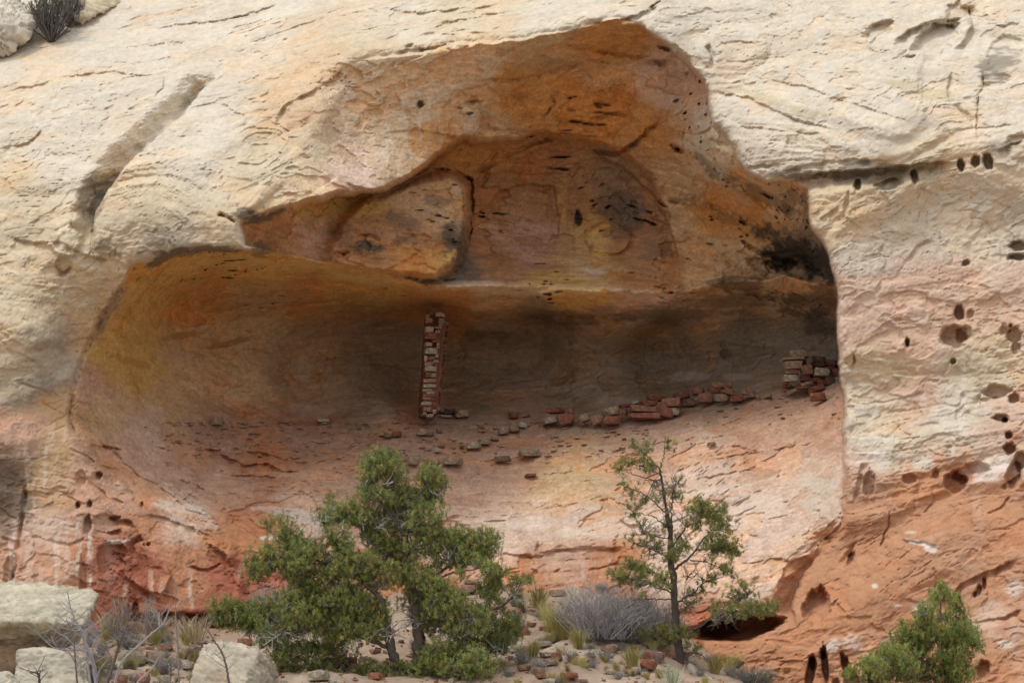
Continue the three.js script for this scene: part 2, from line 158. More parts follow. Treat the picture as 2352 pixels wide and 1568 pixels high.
// ---- grooves, cracks and flake edges: points, depth (m), width before, width after the line (left of its travel is "before")
const STROKES = [
  // the diagonal groove on the left slab
  [[[505, 172], [465, 205], [420, 262], [375, 300], [335, 338], [290, 378], [255, 425], [230, 465], [214, 500], [212, 560], [216, 585]], .8, 4, 64], [[[500, 178], [440, 235], [405, 262]], .16, 4, 30],
  // ledge lines of the slickrock
  [[[0, 212], [40, 205], [90, 195], [140, 180], [210, 168], [262, 165], [310, 172], [362, 175], [380, 168]], .06, 3, 26], [[[378, 172], [372, 200], [355, 225]], .06, 14, 2], [[[205, 132], [250, 112], [330, 106], [410, 98], [440, 90]], .05, 3, 20], [[[350, 70], [420, 55], [500, 50], [560, 35], [650, 10]], .10, 4, 36], [[[270, 140], [300, 150], [400, 128]], .04, 2, 14],
  [[[630, 305], [640, 270], [655, 245], [690, 225], [730, 205], [770, 180], [790, 150]], .12, 5, 34], [[[640, 312], [690, 292], [735, 265]], .06, 20, 4], [[[480, 320], [560, 290], [600, 250]], .05, 12, 4],
  [[[850, 15], [960, 30], [1060, 22], [1160, 10]], .09, 3, 24], [[[980, 62], [1060, 45], [1150, 30], [1240, 22]], .06, 3, 18], [[[900, 122], [1000, 108], [1100, 96]], .14, 3, 14], [[[1360, 52], [1420, 48], [1475, 30], [1520, 12]], .22, 3, 16], [[[1490, 20], [1520, 2]], .2, 4, 4],
  [[[0, 340], [60, 330], [100, 300]], .09, 3, 18], [[[60, 520], [140, 470], [160, 440]], .05, 3, 12], [[[640, 480], [700, 455], [780, 400]], .05, 16, 3], [[[545, 505], [600, 530], [680, 560], [740, 562]], .05, 4, 20], [[[500, 488], [540, 510]], .2, 6, 6],
  [[[95, 570], [130, 520], [165, 500], [205, 520]], -.16, 20, 26], [[[0, 540], [70, 560], [130, 555], [200, 590], [290, 605]], .1, 4, 30], [[[110, 600], [140, 625], [170, 610]], .1, 3, 16], [[[218, 600], [208, 560], [216, 500]], .07, 3, 3],
  // left wall of the alcove: darkened groove, edge crack
  [[[303, 625], [270, 680], [235, 730], [205, 790], [180, 850], [165, 905], [160, 950], [170, 985], [200, 1015]], .09, 9, 12], [[[165, 905], [158, 960], [176, 1000]], .06, 3, 3], [[[200, 1018], [240, 1026], [285, 1030]], .12, 2, 10], [[[330, 650], [360, 640]], .06, 2, 5],
  // ceiling of the opening
  [[[1110, 182], [1180, 180], [1250, 170], [1300, 150], [1350, 143]], .16, 2, 16], [[[1270, 108], [1330, 105], [1400, 118], [1460, 128], [1520, 112]], .22, 3, 14], [[[1430, 150], [1480, 138], [1550, 140]], .2, 3, 16], [[[1300, 128], [1380, 140], [1450, 150]], .08, 2, 9], [[[1500, 108], [1545, 112], [1590, 150]], .25, 14, 5],
  [[[1250, 320], [1290, 305], [1330, 318]], .1, 3, 5], [[[1350, 345], [1420, 350], [1455, 330], [1490, 295], [1510, 282], [1520, 270]], .3, 4, 15], [[[1355, 278], [1400, 258], [1450, 265]], .13, 3, 9], [[[1185, 315], [1230, 312], [1290, 325]], .1, 3, 8], [[[1240, 290], [1252, 262], [1276, 235], [1262, 215]], .1, 3, 6], [[[1300, 248], [1325, 255]], .09, 3, 6], [[[1340, 310], [1400, 315]], .08, 2, 6],
  [[[1090, 285], [1130, 296], [1180, 300], [1240, 310]], .07, 3, 8], [[[1020, 310], [1062, 320], [1042, 335]], .14, 3, 12], [[[880, 305], [960, 300], [1030, 312]], .07, 3, 14], [[[1060, 400], [1085, 412], [1084, 500], [1076, 570]], .28, 4, 7], [[[985, 392], [1030, 388], [1062, 400], [1092, 415]], .18, 4, 7], [[[1060, 415], [1140, 372], [1220, 330], [1290, 312]], .1, 8, 8], [[[790, 420], [850, 440], [905, 425]], .14, 3, 12],
  [[[1330, 480], [1320, 520], [1335, 510]], .12, 6, 6], [[[1540, 330], [1560, 348]], .3, 6, 8], [[[1480, 380], [1560, 395], [1640, 430], [1720, 500]], .08, 3, 10], [[[1600, 330], [1660, 390], [1740, 450], [1820, 520]], .08, 3, 12], [[[1520, 420], [1600, 440], [1690, 520]], .06, 3, 8], [[[1620, 320], [1690, 335], [1705, 372]], .12, 3, 16], [[[1640, 290], [1600, 310], [1560, 300]], .1, 8, 3],
  [[[1340, 345], [1430, 385], [1500, 450], [1545, 540], [1566, 640]], .22, 4, 40], [[[1110, 490], [1150, 440], [1210, 425], [1270, 430], [1284, 500], [1275, 570]], .12, 4, 22], [[[1150, 330], [1110, 380], [1090, 440]], .14, 20, 5], [[[1770, 590], [1850, 600], [1910, 640]], .3, 5, 14], [[[1650, 660], [1720, 672], [1800, 690]], .2, 4, 12], [[[1700, 548], [1760, 585], [1830, 575]], .15, 4, 10],
  [[[620, 690], [700, 696], [780, 690]], .06, 3, 6], [[[560, 650], [640, 655], [700, 662]], .05, 2, 5], [[[980, 655], [1010, 648], [1050, 640]], .14, 3, 8],
  // back wall cracks
  [[[1205, 890], [1290, 880], [1325, 850], [1318, 820]], .06, 3, 6], [[[1210, 840], [1225, 870], [1228, 890]], .04, 3, 3], [[[1140, 880], [1200, 872], [1260, 868]], .03, 2, 4], [[[1655, 900], [1652, 860], [1668, 835], [1660, 810]], .06, 3, 4], [[[1720, 860], [1750, 830], [1780, 815], [1790, 805]], .05, 3, 5], [[[1330, 925], [1380, 925], [1412, 915]], .05, 2, 4], [[[1915, 800], [1912, 850]], .05, 3, 3],
  // floor ledges
  [[[480, 1045], [520, 1050], [560, 1070], [610, 1066], [650, 1085], [700, 1082]], .16, 3, 22], [[[430, 1040], [520, 1030], [600, 1040], [680, 1062], [760, 1060]], .12, 3, 20], [[[520, 1090], [600, 1095], [660, 1098]], .1, 2, 16], [[[720, 1078], [800, 1080], [840, 1072]], .1, 2, 14], [[[1350, 1050], [1440, 1030], [1560, 1010], [1700, 1000]], .07, 2, 12], [[[1620, 1060], [1720, 1040], [1800, 1030], [1900, 1010]], .07, 2, 12], [[[1600, 1098], [1660, 1090], [1740, 1075]], .06, 2, 9], [[[1300, 1030], [1180, 1052], [1100, 1060]], .05, 9, 2],
  [[[360, 1065], [362, 1110], [385, 1140], [420, 1150], [452, 1125], [470, 1100]], .05, 4, 3], [[[1270, 1290], [1380, 1282], [1500, 1275], [1600, 1262]], .05, 3, 10],
  [[[700, 1100], [820, 1108], [930, 1112]], .05, 2, 10], [[[1190, 1062], [1260, 1090], [1330, 1080]], .05, 2, 10],
  // red base on the left
  [[[240, 1195], [300, 1200], [325, 1240], [305, 1250], [310, 1280]], .14, 5, 18], [[[250, 1300], [320, 1345], [365, 1370], [380, 1350], [390, 1320], [370, 1290]], -.18, 22, 6], [[[330, 1180], [395, 1198], [440, 1215], [465, 1240]], .1, 5, 26], [[[465, 1240], [520, 1270], [545, 1340], [540, 1390], [470, 1398], [420, 1400]], -.2, 30, 8], [[[430, 1300], [475, 1310], [512, 1292]], .1, 3, 8], [[[215, 1215], [245, 1225], [280, 1215]], .12, 3, 14], [[[60, 1100], [50, 1200], [35, 1300], [20, 1360]], .16, 8, 10], [[[170, 1290], [200, 1300], [205, 1340]], .07, 3, 10], [[[60, 1230], [160, 1250], [200, 1230]], .05, 3, 12],
  // right: flakes of the upper wall and pillar
  [[[1618, 105], [1636, 130], [1630, 150], [1618, 160]], .12, 16, 3], [[[1660, 145], [1740, 135], [1820, 128]], .06, 2, 8], [[[1640, 210], [1720, 225], [1830, 275], [1930, 300]], .1, 2, 14], [[[1750, 180], [1850, 200], [1980, 245], [2120, 290]], .06, 2, 11], [[[1690, 290], [1800, 300], [1900, 310]], .05, 2, 10], [[[2255, 145], [2262, 190], [2250, 215], [2245, 290], [2250, 330]], .1, 3, 4], [[[2190, 150], [2176, 200], [2180, 235], [2220, 265], [2240, 300]], .1, 14, 3],
  [[[2000, 30], [1995, 100], [2050, 60]], .06, 3, 26], [[[2050, 105], [2090, 70], [2140, 50], [2215, 45]], .3, 5, 40], [[[2226, 5], [2235, 60], [2210, 105], [2190, 115]], .3, 30, 4], [[[2090, 115], [2070, 130], [2110, 128]], .1, 3, 10], [[[2240, 90], [2290, 60], [2352, 50]], .05, 2, 10], [[[2250, 200], [2300, 195], [2352, 165]], .16, 26, 6],
  [[[1705, 392], [1740, 380], [1800, 378]], .14, 3, 12], [[[1760, 415], [1800, 408], [1870, 400], [1950, 395], [2050, 385], [2150, 372], [2200, 375]], .46, 4, 46], [[[1790, 396], [1830, 385], [1900, 372], [1980, 366], [2060, 372]], .1, 4, 20], [[[2290, 350], [2330, 330], [2352, 322]], .14, 4, 22],
  [[[2052, 640], [2110, 565], [2150, 545]], .05, 3, 16], [[[1980, 590], [2020, 580], [2030, 560]], .04, 2, 12], [[[2000, 770], [2030, 745], [2075, 730]], .05, 3, 14], [[[2130, 705], [2135, 670], [2140, 660]], .04, 6, 3], [[[1955, 850], [1962, 830], [1960, 810]], .1, 5, 4], [[[2120, 875], [2160, 872]], .05, 2, 9], [[[2190, 950], [2215, 930], [2210, 900]], .06, 3, 14], [[[2000, 1000], [2040, 1010], [2065, 985], [2060, 1000]], .05, 12, 3], [[[2030, 950], [2080, 945], [2110, 940]], .04, 10, 2], [[[2260, 880], [2250, 920], [2300, 910]], .1, 3, 20], [[[2180, 300], [2300, 290], [2350, 285]], .04, 2, 9], [[[2230, 560], [2255, 520], [2270, 505]], .05, 3, 10], [[[2130, 500], [2170, 470], [2220, 460]], .03, 2, 12], [[[1960, 930], [2050, 920], [2130, 900]], .04, 2, 8],
  [[[1962, 1160], [1975, 1090], [1985, 1060]], .12, 4, 22], [[[2120, 1090], [2108, 1140], [2100, 1180]], .07, 4, 14], [[[2265, 1180], [2300, 1165], [2320, 1140]], .1, 3, 9], [[[2140, 1110], [2145, 1150], [2120, 1180]], .05, 10, 3], [[[1970, 1240], [1955, 1270], [1930, 1300]], .14, 4, 12], [[[2070, 1240], [2120, 1245], [2165, 1265]], .07, 3, 10], [[[2045, 1170], [2040, 1210], [2020, 1260]], .06, 5, 3], [[[2180, 1380], [2210, 1340], [2280, 1310], [2340, 1285]], .16, 4, 22], [[[2140, 1300], [2150, 1330], [2140, 1370]], .05, 6, 3], [[[1900, 1400], [1920, 1380], [1960, 1430]], .06, 3, 12], [[[2300, 1120], [2330, 1100], [2352, 1085]], .14, 4, 16], [[[2230, 1430], [2300, 1420], [2352, 1400]], .09, 3, 16],
  // buttress with the big hollow side
  [[[1945, 1215], [1900, 1250], [1850, 1310], [1830, 1350], [1815, 1400], [1830, 1440]], .38, 8, 48], [[[1880, 1260], [1810, 1320], [1772, 1370], [1775, 1400], [1800, 1425]], -.12, 14, 26],
];
// ---- weathering hollows: x, y, rx, ry, depth, tilt in degrees
const PITS = [[2190, 772, 34, 28, .42, 0], [2215, 768, 18, 24, .2, 20], [2204, 718, 13, 20, .35, 0], [2230, 722, 9, 12, .12, 0], [2085, 787, 6, 12, .3, 0], [2190, 830, 8, 8, .2, 0], [2219, 604, 11, 8, .22, -20], [2340, 565, 22, 14, .35, 0], [2338, 590, 26, 9, .3, 0], [2330, 770, 18, 22, .3, 0], [2308, 760, 13, 12, .15, 0], [2322, 748, 5, 5, .2, 0], [2335, 800, 12, 16, .25, 0],
  [1971, 424, 9, 16, .4, 4], [2045, 422, 34, 14, .3, -14], [2101, 405, 9, 18, .4, -10], [2208, 380, 9, 17, .35, -12], [2242, 370, 11, 16, .35, 8], [2270, 370, 13, 22, .4, -8], [1945, 470, 7, 34, .08, 10], [2290, 900, 34, 18, .25, 0], [2330, 915, 14, 14, .22, 0],
  [2195, 1108, 30, 26, .42, 10], [2230, 1085, 45, 22, .22, -20], [1998, 1112, 16, 34, .22, 8], [2090, 1100, 18, 14, .16, 0], [2330, 1090, 20, 34, .3, 10], [2300, 960, 20, 10, .25, 0], [2310, 965, 8, 8, .3, 0], [2318, 1000, 9, 9, .25, 0], [2320, 1030, 16, 14, .3, 10], [2345, 1060, 14, 24, .3, 0], [2150, 1090, 9, 13, .14, 0], [1875, 1395, 32, 48, .34, 10], [2170, 1395, 26, 30, .16, 0], [1955, 1282, 8, 18, .22, 24], [2250, 1355, 8, 14, .2, 10], [2262, 1340, 5, 18, .2, 0], [2240, 1365, 5, 8, .2, 0],
  [1700, 1440, 108, 34, 1.5, -6], [1640, 1450, 60, 22, .5, -8], [1680, 1530, 26, 18, .4, 0], [1862, 1545, 11, 40, .4, 8], [1868, 1522, 9, 20, .3, -10], [1896, 1528, 9, 44, .45, -5], [1890, 1500, 8, 18, .3, 14], [1944, 1530, 10, 34, .45, -18], [1958, 1568, 20, 30, .4, -14], [1920, 1580, 12, 24, .2, 0], [2190, 1560, 24, 34, .3, 0], [2260, 1540, 18, 24, .22, 0], [2020, 1560, 18, 18, .16, 0],
  [965, 240, 8, 10, .25, 20], [1080, 236, 11, 8, .12, 0], [985, 80, 20, 6, .08, -8], [855, 258, 28, 8, .07, -10], [940, 105, 12, 5, .1, -20], [655, 92, 6, 5, .06, 0], [605, 95, 5, 4, .05, 0], [2340, 320, 30, 14, .16, -10], [2312, 120, 50, 40, .12, -30], [2020, 70, 38, 22, .22, -30], [2148, 88, 60, 32, .42, -30], [2200, 40, 30, 40, .25, 10], [2175, 115, 18, 10, .1, -40],
  [225, 1092, 9, 11, .25, 0], [178, 1160, 6, 9, .2, 0], [205, 1158, 7, 10, .2, 0], [200, 1205, 11, 24, .2, 0], [262, 1190, 16, 6, .2, 0], [325, 1160, 5, 8, .15, 0], [310, 1400, 10, 20, .2, 0], [292, 1410, 9, 24, .16, 0], [340, 1250, 5, 5, .12, 0], [185, 1100, 14, 24, .08, 0], [240, 1200, 34, 20, .08, 0], [255, 1280, 36, 40, .14, 0], [20, 1320, 14, 50, .12, 4], [190, 1330, 10, 60, .1, 0], [430, 1425, 150, 18, .55, 2], [545, 1400, 60, 10, .3, -5], [150, 555, 40, 34, -.22, -30], [145, 610, 20, 26, .12, 0], [1325, 1275, 120, 18, .12, -4], [1235, 1255, 4, 12, .07, 10], [1290, 1262, 24, 10, .05, 0],
  [1850, 610, 60, 26, .3, 0], [1290, 560, 34, 26, .12, 0], [1400, 550, 60, 40, -.2, 0], [840, 560, 40, 26, .08, 0], [1030, 580, 40, 30, .1, 0], [1562, 345, 14, 7, .25, 40], [1760, 610, 50, 16, .16, 14]];
// ---- stains, some of them painted light and shade: x, y, rx, ry, colour, strength, ragged, tilt
const soot = [.028, .022, .018], varnish = [.12, .09, .065], salt = [.70, .62, .55], chalk = [.68, .58, .48];
const STAINS_AND_SHADING = [[1850, 590, 110, 48, soot, .95, 1.7, 14], [1790, 545, 90, 26, soot, .8, 1.5, 22], [1870, 690, 130, 40, soot, .6, 1.5, 0], [1700, 690, 170, 26, soot, .45, 1.5, -3], [1450, 720, 260, 22, soot, .4, 1.4, 0], [1240, 730, 160, 26, soot, .3, 1.3, 3], [1900, 740, 90, 34, soot, .5, 1.3, 0], [1700, 650, 80, 18, soot, .6, 1.5, 0], [1720, 430, 160, 20, soot, .5, 1.9, 28], [1640, 480, 150, 18, soot, .4, 2.0, 26], [1840, 480, 60, 40, soot, .5, 1.6, 30],
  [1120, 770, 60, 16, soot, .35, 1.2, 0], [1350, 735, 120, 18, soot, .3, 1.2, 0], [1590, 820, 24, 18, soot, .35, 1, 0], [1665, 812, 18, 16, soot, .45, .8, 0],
  [1040, 555, 34, 50, varnish, .9, 1.2, 0], [1060, 600, 26, 34, varnish, .9, 1.2, 0], [840, 568, 40, 18, varnish, .9, 1.3, 0], [1000, 470, 36, 30, varnish, .5, 1.4, 20], [930, 520, 40, 50, varnish, .5, 1.5, 0], [1420, 490, 60, 70, varnish, .6, 1.3, 0], [1330, 500, 10, 26, soot, .9, .8, 0], [1500, 560, 40, 50, varnish, .45, 1.4, 0], [790, 540, 30, 30, varnish, .4, 1.3, 0],
  [600, 500, 60, 16, varnish, .85, 1.3, -18], [560, 495, 40, 18, varnish, .75, 1.3, 10], [480, 572, 120, 14, varnish, .85, 1.3, -4], [385, 590, 70, 15, varnish, .85, 1.2, -22], [220, 470, 18, 44, varnish, .6, 1.1, 24], [250, 420, 24, 44, varnish, .55, 1.4, 40], [195, 440, 22, 60, varnish, .5, 1.4, 20], [340, 560, 60, 40, varnish, .45, 1.6, 0], [240, 560, 40, 40, varnish, .5, 1.5, 0], [600, 575, 30, 24, varnish, .6, 1.1, 0], [255, 700, 16, 70, [.2, .13, .1], .6, 1, 32], [225, 760, 12, 50, varnish, .5, 1, 30],  // entries along the left slab groove: varnish plus painted shade of its overhang
  [110, 760, 80, 60, [.27, .22, .16], .65, 1.5, -35], [60, 540, 90, 40, [.36, .30, .22], .45, 1.7, -10], [330, 500, 110, 50, [.38, .31, .22], .4, 1.8, -12], [120, 660, 90, 40, [.40, .33, .24], .4, 1.7, 0], [420, 390, 120, 40, [.42, .36, .28], .3, 1.9, 30], [250, 260, 160, 50, [.45, .40, .33], .3, 2.0, -20], [700, 60, 200, 30, [.46, .40, .32], .3, 2.0, -10], [1800, 110, 160, 30, [.46, .41, .34], .35, 2.0, -5], [2100, 170, 140, 30, [.44, .38, .28], .35, 2.0, 0], [70, 900, 70, 40, [.22, .17, .13], .6, 1.3, -30], [14, 1100, 30, 70, [.16, .115, .085], .65, 1.6, 0], [10, 1180, 24, 50, [.16, .115, .085], .5, 1.6, 0], [120, 1150, 60, 50, brown, .4, 1.3, 0],  // tilted dark patches low on the left cliff paint its turned-away shade
  [1830, 400, 70, 20, varnish, .6, 1.2, 4], [1960, 392, 110, 20, varnish, .65, 1.2, -6], [2060, 390, 60, 22, varnish, .55, 1.2, -4], [2020, 415, 60, 12, varnish, .5, 1, -6], [2300, 140, 70, 34, [.2, .17, .13], .75, 1.5, -26], [2270, 170, 40, 26, [.18, .15, .12], .8, 1.3, -30], [1950, 290, 90, 18, [.36, .30, .25], .5, 1.4, 20], [2130, 280, 70, 22, [.34, .29, .25], .5, 1.4, 12], [1800, 240, 130, 14, [.42, .36, .22], .5, 1.5, 18], [2130, 210, 90, 20, [.44, .37, .2], .5, 1.4, 16], [2300, 330, 50, 24, varnish, .4, 1.3, 0],
  [630, 1172, 110, 10, salt, .6, 2.0, 4], [420, 1165, 70, 9, salt, .5, 2.0, 12], [470, 1190, 40, 9, salt, .45, 2.0, 40], [690, 1190, 60, 14, salt, .5, 1.3, 0], [618, 1235, 26, 6, salt, .9, .9, 0], [755, 1243, 14, 8, salt, .9, .8, 20], [690, 1215, 14, 5, salt, .8, .8, 0], [260, 1245, 40, 7, salt, .8, .8, -8], [1180, 1200, 160, 20, chalk, .5, 1.4, 0], [1450, 1210, 180, 26, chalk, .5, 1.4, -5], [1700, 1180, 160, 40, chalk, .6, 1.4, -16], [1880, 1130, 50, 60, cream, .7, 1.3, -30], [1620, 1130, 140, 10, chalk, .6, 1.3, -10],
  [2120, 1058, 34, 26, cream, 1, .7, 0], [2060, 1075, 70, 20, cream, .6, 1.2, 0], [2270, 1075, 60, 40, salt, .8, 1.0, -14], [1975, 1060, 20, 8, salt, .9, .8, -20], [2010, 1045, 30, 14, salt, .7, 1, 0], [2110, 1246, 50, 6, salt, .9, 1.1, 14], [2140, 1262, 16, 8, salt, .8, 1, 10], [2090, 1222, 20, 5, buff, .9, .7, 0], [2060, 1390, 16, 6, salt, .8, 1, 0], [2010, 1345, 9, 6, salt, .8, .9, 0], [1960, 1475, 30, 26, blush, .8, 1.1, 0], [1915, 1480, 20, 20, salt, .6, 1.1, 0], [2280, 1420, 60, 40, blush, .7, 1.3, -20], [2330, 1350, 30, 30, salt, .6, 1.2, 0], [2130, 1390, 40, 16, salt, .5, 1.2, 0], [2310, 1480, 20, 12, salt, .7, 1.1, 0],
  [2120, 650, 120, 34, pink, .55, 1.2, -14], [2250, 700, 110, 40, pink, .5, 1.3, 0], [2060, 800, 80, 14, pink, .5, 1.3, 0], [1990, 770, 60, 22, pink, .5, 1.3, -10], [2070, 885, 80, 16, pink, .5, 1.3, 0], [2330, 1010, 30, 44, rust, .7, 1, 0],
  [1590, 332, 46, 18, cream, .8, .8, 16], [1655, 378, 40, 24, buff, .85, .9, 40], [1620, 290, 26, 14, cream, .6, .9, 30], [1290, 480, 16, 80, ochre, .55, 1.2, 0], [1330, 545, 60, 18, ochre, .6, 1.2, 0], [1250, 668, 250, 14, [.60, .46, .26], .6, 1.4, 0], [1500, 682, 80, 14, blush, .7, 1.1, 0], [850, 640, 130, 16, [.62, .46, .19], .55, 1.4, 8], [600, 606, 200, 14, [.60, .42, .16], .5, 1.4, 4], [1530, 210, 60, 50, blush, .5, 1.4, 0], [1180, 672, 30, 8, salt, .6, 1, 0], [1350, 620, 40, 6, salt, .5, 1.1, 8], [1100, 655, 110, 12, chalk, .4, 1.3, 0], [300, 830, 50, 16, [.45, .24, .06], .7, 1.2, 20], [420, 770, 60, 10, [.36, .19, .06], .7, 1.2, -10], [520, 790, 60, 9, [.30, .15, .05], .7, 1.2, -14], [700, 940, 60, 16, [.5, .42, .35], .4, 1.4, 0], [880, 935, 30, 14, [.5, .43, .36], .4, 1.4, 0], [1320, 895, 60, 16, [.5, .44, .38], .35, 1.5, 0], [1590, 865, 50, 12, [.5, .44, .4], .45, 1.5, 0], [1690, 865, 40, 10, [.5, .44, .4], .4, 1.5, 0], [1400, 920, 60, 14, [.5, .44, .38], .3, 1.5, 0], [700, 850, 20, 40, [.48, .4, .32], .4, 1.3, 0],  // long pale bands on the lower ceiling lip: ochre rock plus painted light
  [690, 270, 60, 24, [.52, .33, .2], .6, .9, -34], [450, 205, 30, 12, tan, .7, .9, -45], [640, 1050, 140, 14, rust, .5, 1.3, 6], [560, 1240, 120, 30, [.46, .19, .08], .6, 1.1, 0], [850, 1265, 80, 16, [.48, .2, .09], .6, 1.1, 0], [230, 1290, 50, 40, red, .7, .9, 0], [1320, 1278, 100, 12, [.42, .27, .2], .5, 1.2, -3], [1250, 1300, 60, 12, pink, .6, 1.1, 0], [2210, 20, 60, 20, tan, .4, 1.2, -30]];

console.log('fields ready');
const seg = (px, py, ax, ay, bx, by) => { const ex = bx - ax, ey = by - ay, l2 = ex * ex + ey * ey, t = clamp(((px - ax) * ex + (py - ay) * ey) / l2), dx = px - ax - ex * t, dy = py - ay - ey * t; return [Math.sqrt(dx * dx + dy * dy), t, ex * (py - ay) - ey * (px - ax)]; };
function baseD(px, py) { // the large form
  const j1 = 9 * noise(px * 0.02, py * 0.02, 1.5) + 2.2 * noise(px * 0.09, py * 0.09, 7.5), j2 = 9 * noise(px * 0.02, py * 0.02, 33.5) + 2.2 * noise(px * 0.09, py * 0.09, 47.5), x = px + j1, y = py + j2;
  let d = DO(px, py);
  { const sn = Math.max(SN(x, y), SL(x, y)); if (sn > -26 && (py < 1240)) { const soft = Math.max(sstep(840, 740, px) * sstep(480, 400, py), sstep(345, 300, px) * sstep(600, 650, py)), q = clamp((26 + sn) / 26); d += 0.3 * q * q * q * (1 - soft) * (0.7 + 0.5 * noise(px * 0.03, py * 0.03, 5)); } }
  const lw = 70 * sstep(840, 740, px) * sstep(470, 400, py), mn = sstep(-4 - lw, 5 + lw, SN(x, y)), mm = sstep(-8, 14, SM(x, y)), mk = sstep(-6, 24, SK(x, y)), sl = SL(x, y), lw2 = 26 * sstep(345, 300, px) * sstep(625, 680, py) + 10 * sstep(960, 1060, px) * sstep(1780, 1650, px) * sstep(760, 720, py), ml = sstep(-4 - lw2, 5 + lw2, sl);
  d = lerp(d, DN(px, py), mn);
  if (mm > 0) d = lerp(d, DM(px, py), mm * mn);
  if (mk > 0) d = lerp(d, DK(px, py), mk);
  d = lerp(d, DL(px, py), ml);
  return [d, mn, mm * mn, mk, ml];
}
function axis(a, b, step, lo, hi, growth) { const out = []; for (let x = a; x < b; x += step) out.push(x); out.push(b); let s = step; for (let x = b; x < hi;) { s *= growth; x += s; out.push(x); } s = step; for (let x = a; x > lo;) { s *= growth; x -= s; out.unshift(x); } return out; }
const GXS = axis(-20, 2372, 2.02, -640, 2960, 1.22), GYS = axis(-16, 1590, 2.02, -720, 1800, 1.22);
const NX = GXS.length, NY = GYS.length, NV = NX * NY;
const Dg = new Float32Array(NV), pos = new Float32Array(NV * 3), col = new Float32Array(NV * 3), extra = new Float32Array(NV), indoor = new Uint8Array(NV);
const stepIndex = (arr, v) => { let a = 0, b = arr.length - 1; while (a < b) { const m = (a + b) >> 1; if (arr[m] < v) a = m + 1; else b = m; } return a; };
// strokes and pits into "extra"
for (const [pts, depth, wa, wb] of STROKES) {
  let x0 = 1e9, x1 = -1e9, y0 = 1e9, y1 = -1e9, len = 0; const ls = [0];
  pts.forEach(([x, y], i) => { x0 = Math.min(x0, x); x1 = Math.max(x1, x); y0 = Math.min(y0, y); y1 = Math.max(y1, y); if (i) { len += Math.hypot(x - pts[i - 1][0], y - pts[i - 1][1]); ls.push(len); } });
  const R = Math.max(wa, wb) * 1.3 + 8;
  for (let j = stepIndex(GYS, y0 - R); j <= stepIndex(GYS, y1 + R) && j < NY; j++) for (let i = stepIndex(GXS, x0 - R); i <= stepIndex(GXS, x1 + R) && i < NX; i++) {
    const qx = GXS[i] + 4 * noise(GXS[i] * 0.05, GYS[j] * 0.05, 3.3) + 1.6 * noise(GXS[i] * 0.2, GYS[j] * 0.2, 3.9), qy = GYS[j] + 4 * noise(GXS[i] * 0.05, GYS[j] * 0.05, 13.3) + 1.6 * noise(GXS[i] * 0.2, GYS[j] * 0.2, 23.9);
    let best = 1e9, along = 0, side = 1;
    for (let k = 1; k < pts.length; k++) { const [d, t, s] = seg(qx, qy, pts[k - 1][0], pts[k - 1][1], pts[k][0], pts[k][1]); if (d < best) { best = d; along = ls[k - 1] + t * (ls[k] - ls[k - 1]); side = s; } }
    const w = side < 0 ? wa : wb; if (best > w) continue;
    const u = along / len, big = w > 40 ? 0.3 : 1, taper = sstep(0, 0.16, u) * sstep(0, 0.16, 1 - u), prof = 1 - sstep(0, w, best);
    const gap = w > 34 || Math.abs(depth) > 0.2 ? 1 : 0.6 + 0.75 * sstep(-0.35, 0.25, noise(along * 0.028, pts[0][0], depth * 9));
    extra[j * NX + i] += gap * depth * taper * prof * (1 - 0.15 * big + 0.35 * big * noise(along * 0.05, depth * 37, pts[0][0]));
  }
}
for (const [cx, cy, rx, ry, depth, tilt] of PITS) {
  const c = Math.cos(tilt * Math.PI / 180), s = Math.sin(tilt * Math.PI / 180), R = Math.max(rx, ry) * 1.3 + 3;
  for (let j = stepIndex(GYS, cy - R); j < stepIndex(GYS, cy + R); j++) for (let i = stepIndex(GXS, cx - R); i < stepIndex(GXS, cx + R); i++) {
    const dx = GXS[i] - cx, dy = GYS[j] - cy, u = (dx * c + dy * s) / rx, v = (-dx * s + dy * c) / ry, r = Math.hypot(u, v) * (1 + 0.26 * noise(GXS[i] * 1.6 / rx, GYS[j] * 1.6 / ry, cx) + 0.1 * noise(GXS[i] * 5 / rx, GYS[j] * 5 / ry, cx)) ;
    const soft = clamp(2.6 / Math.min(rx, ry), 0.07, 0.4);
    extra[j * NX + i] += depth * (1 - sstep(1 - soft - 0.2, 1 + soft * 0.4, r)) * (depth > 0.1 && ry < 60 ? 1 - 0.35 * clamp(v * 0.8) : 1);
  }
}
const cA = [0, 0, 0], cB = [0, 0, 0], bed = [0];
const P = new THREE.Vector3();
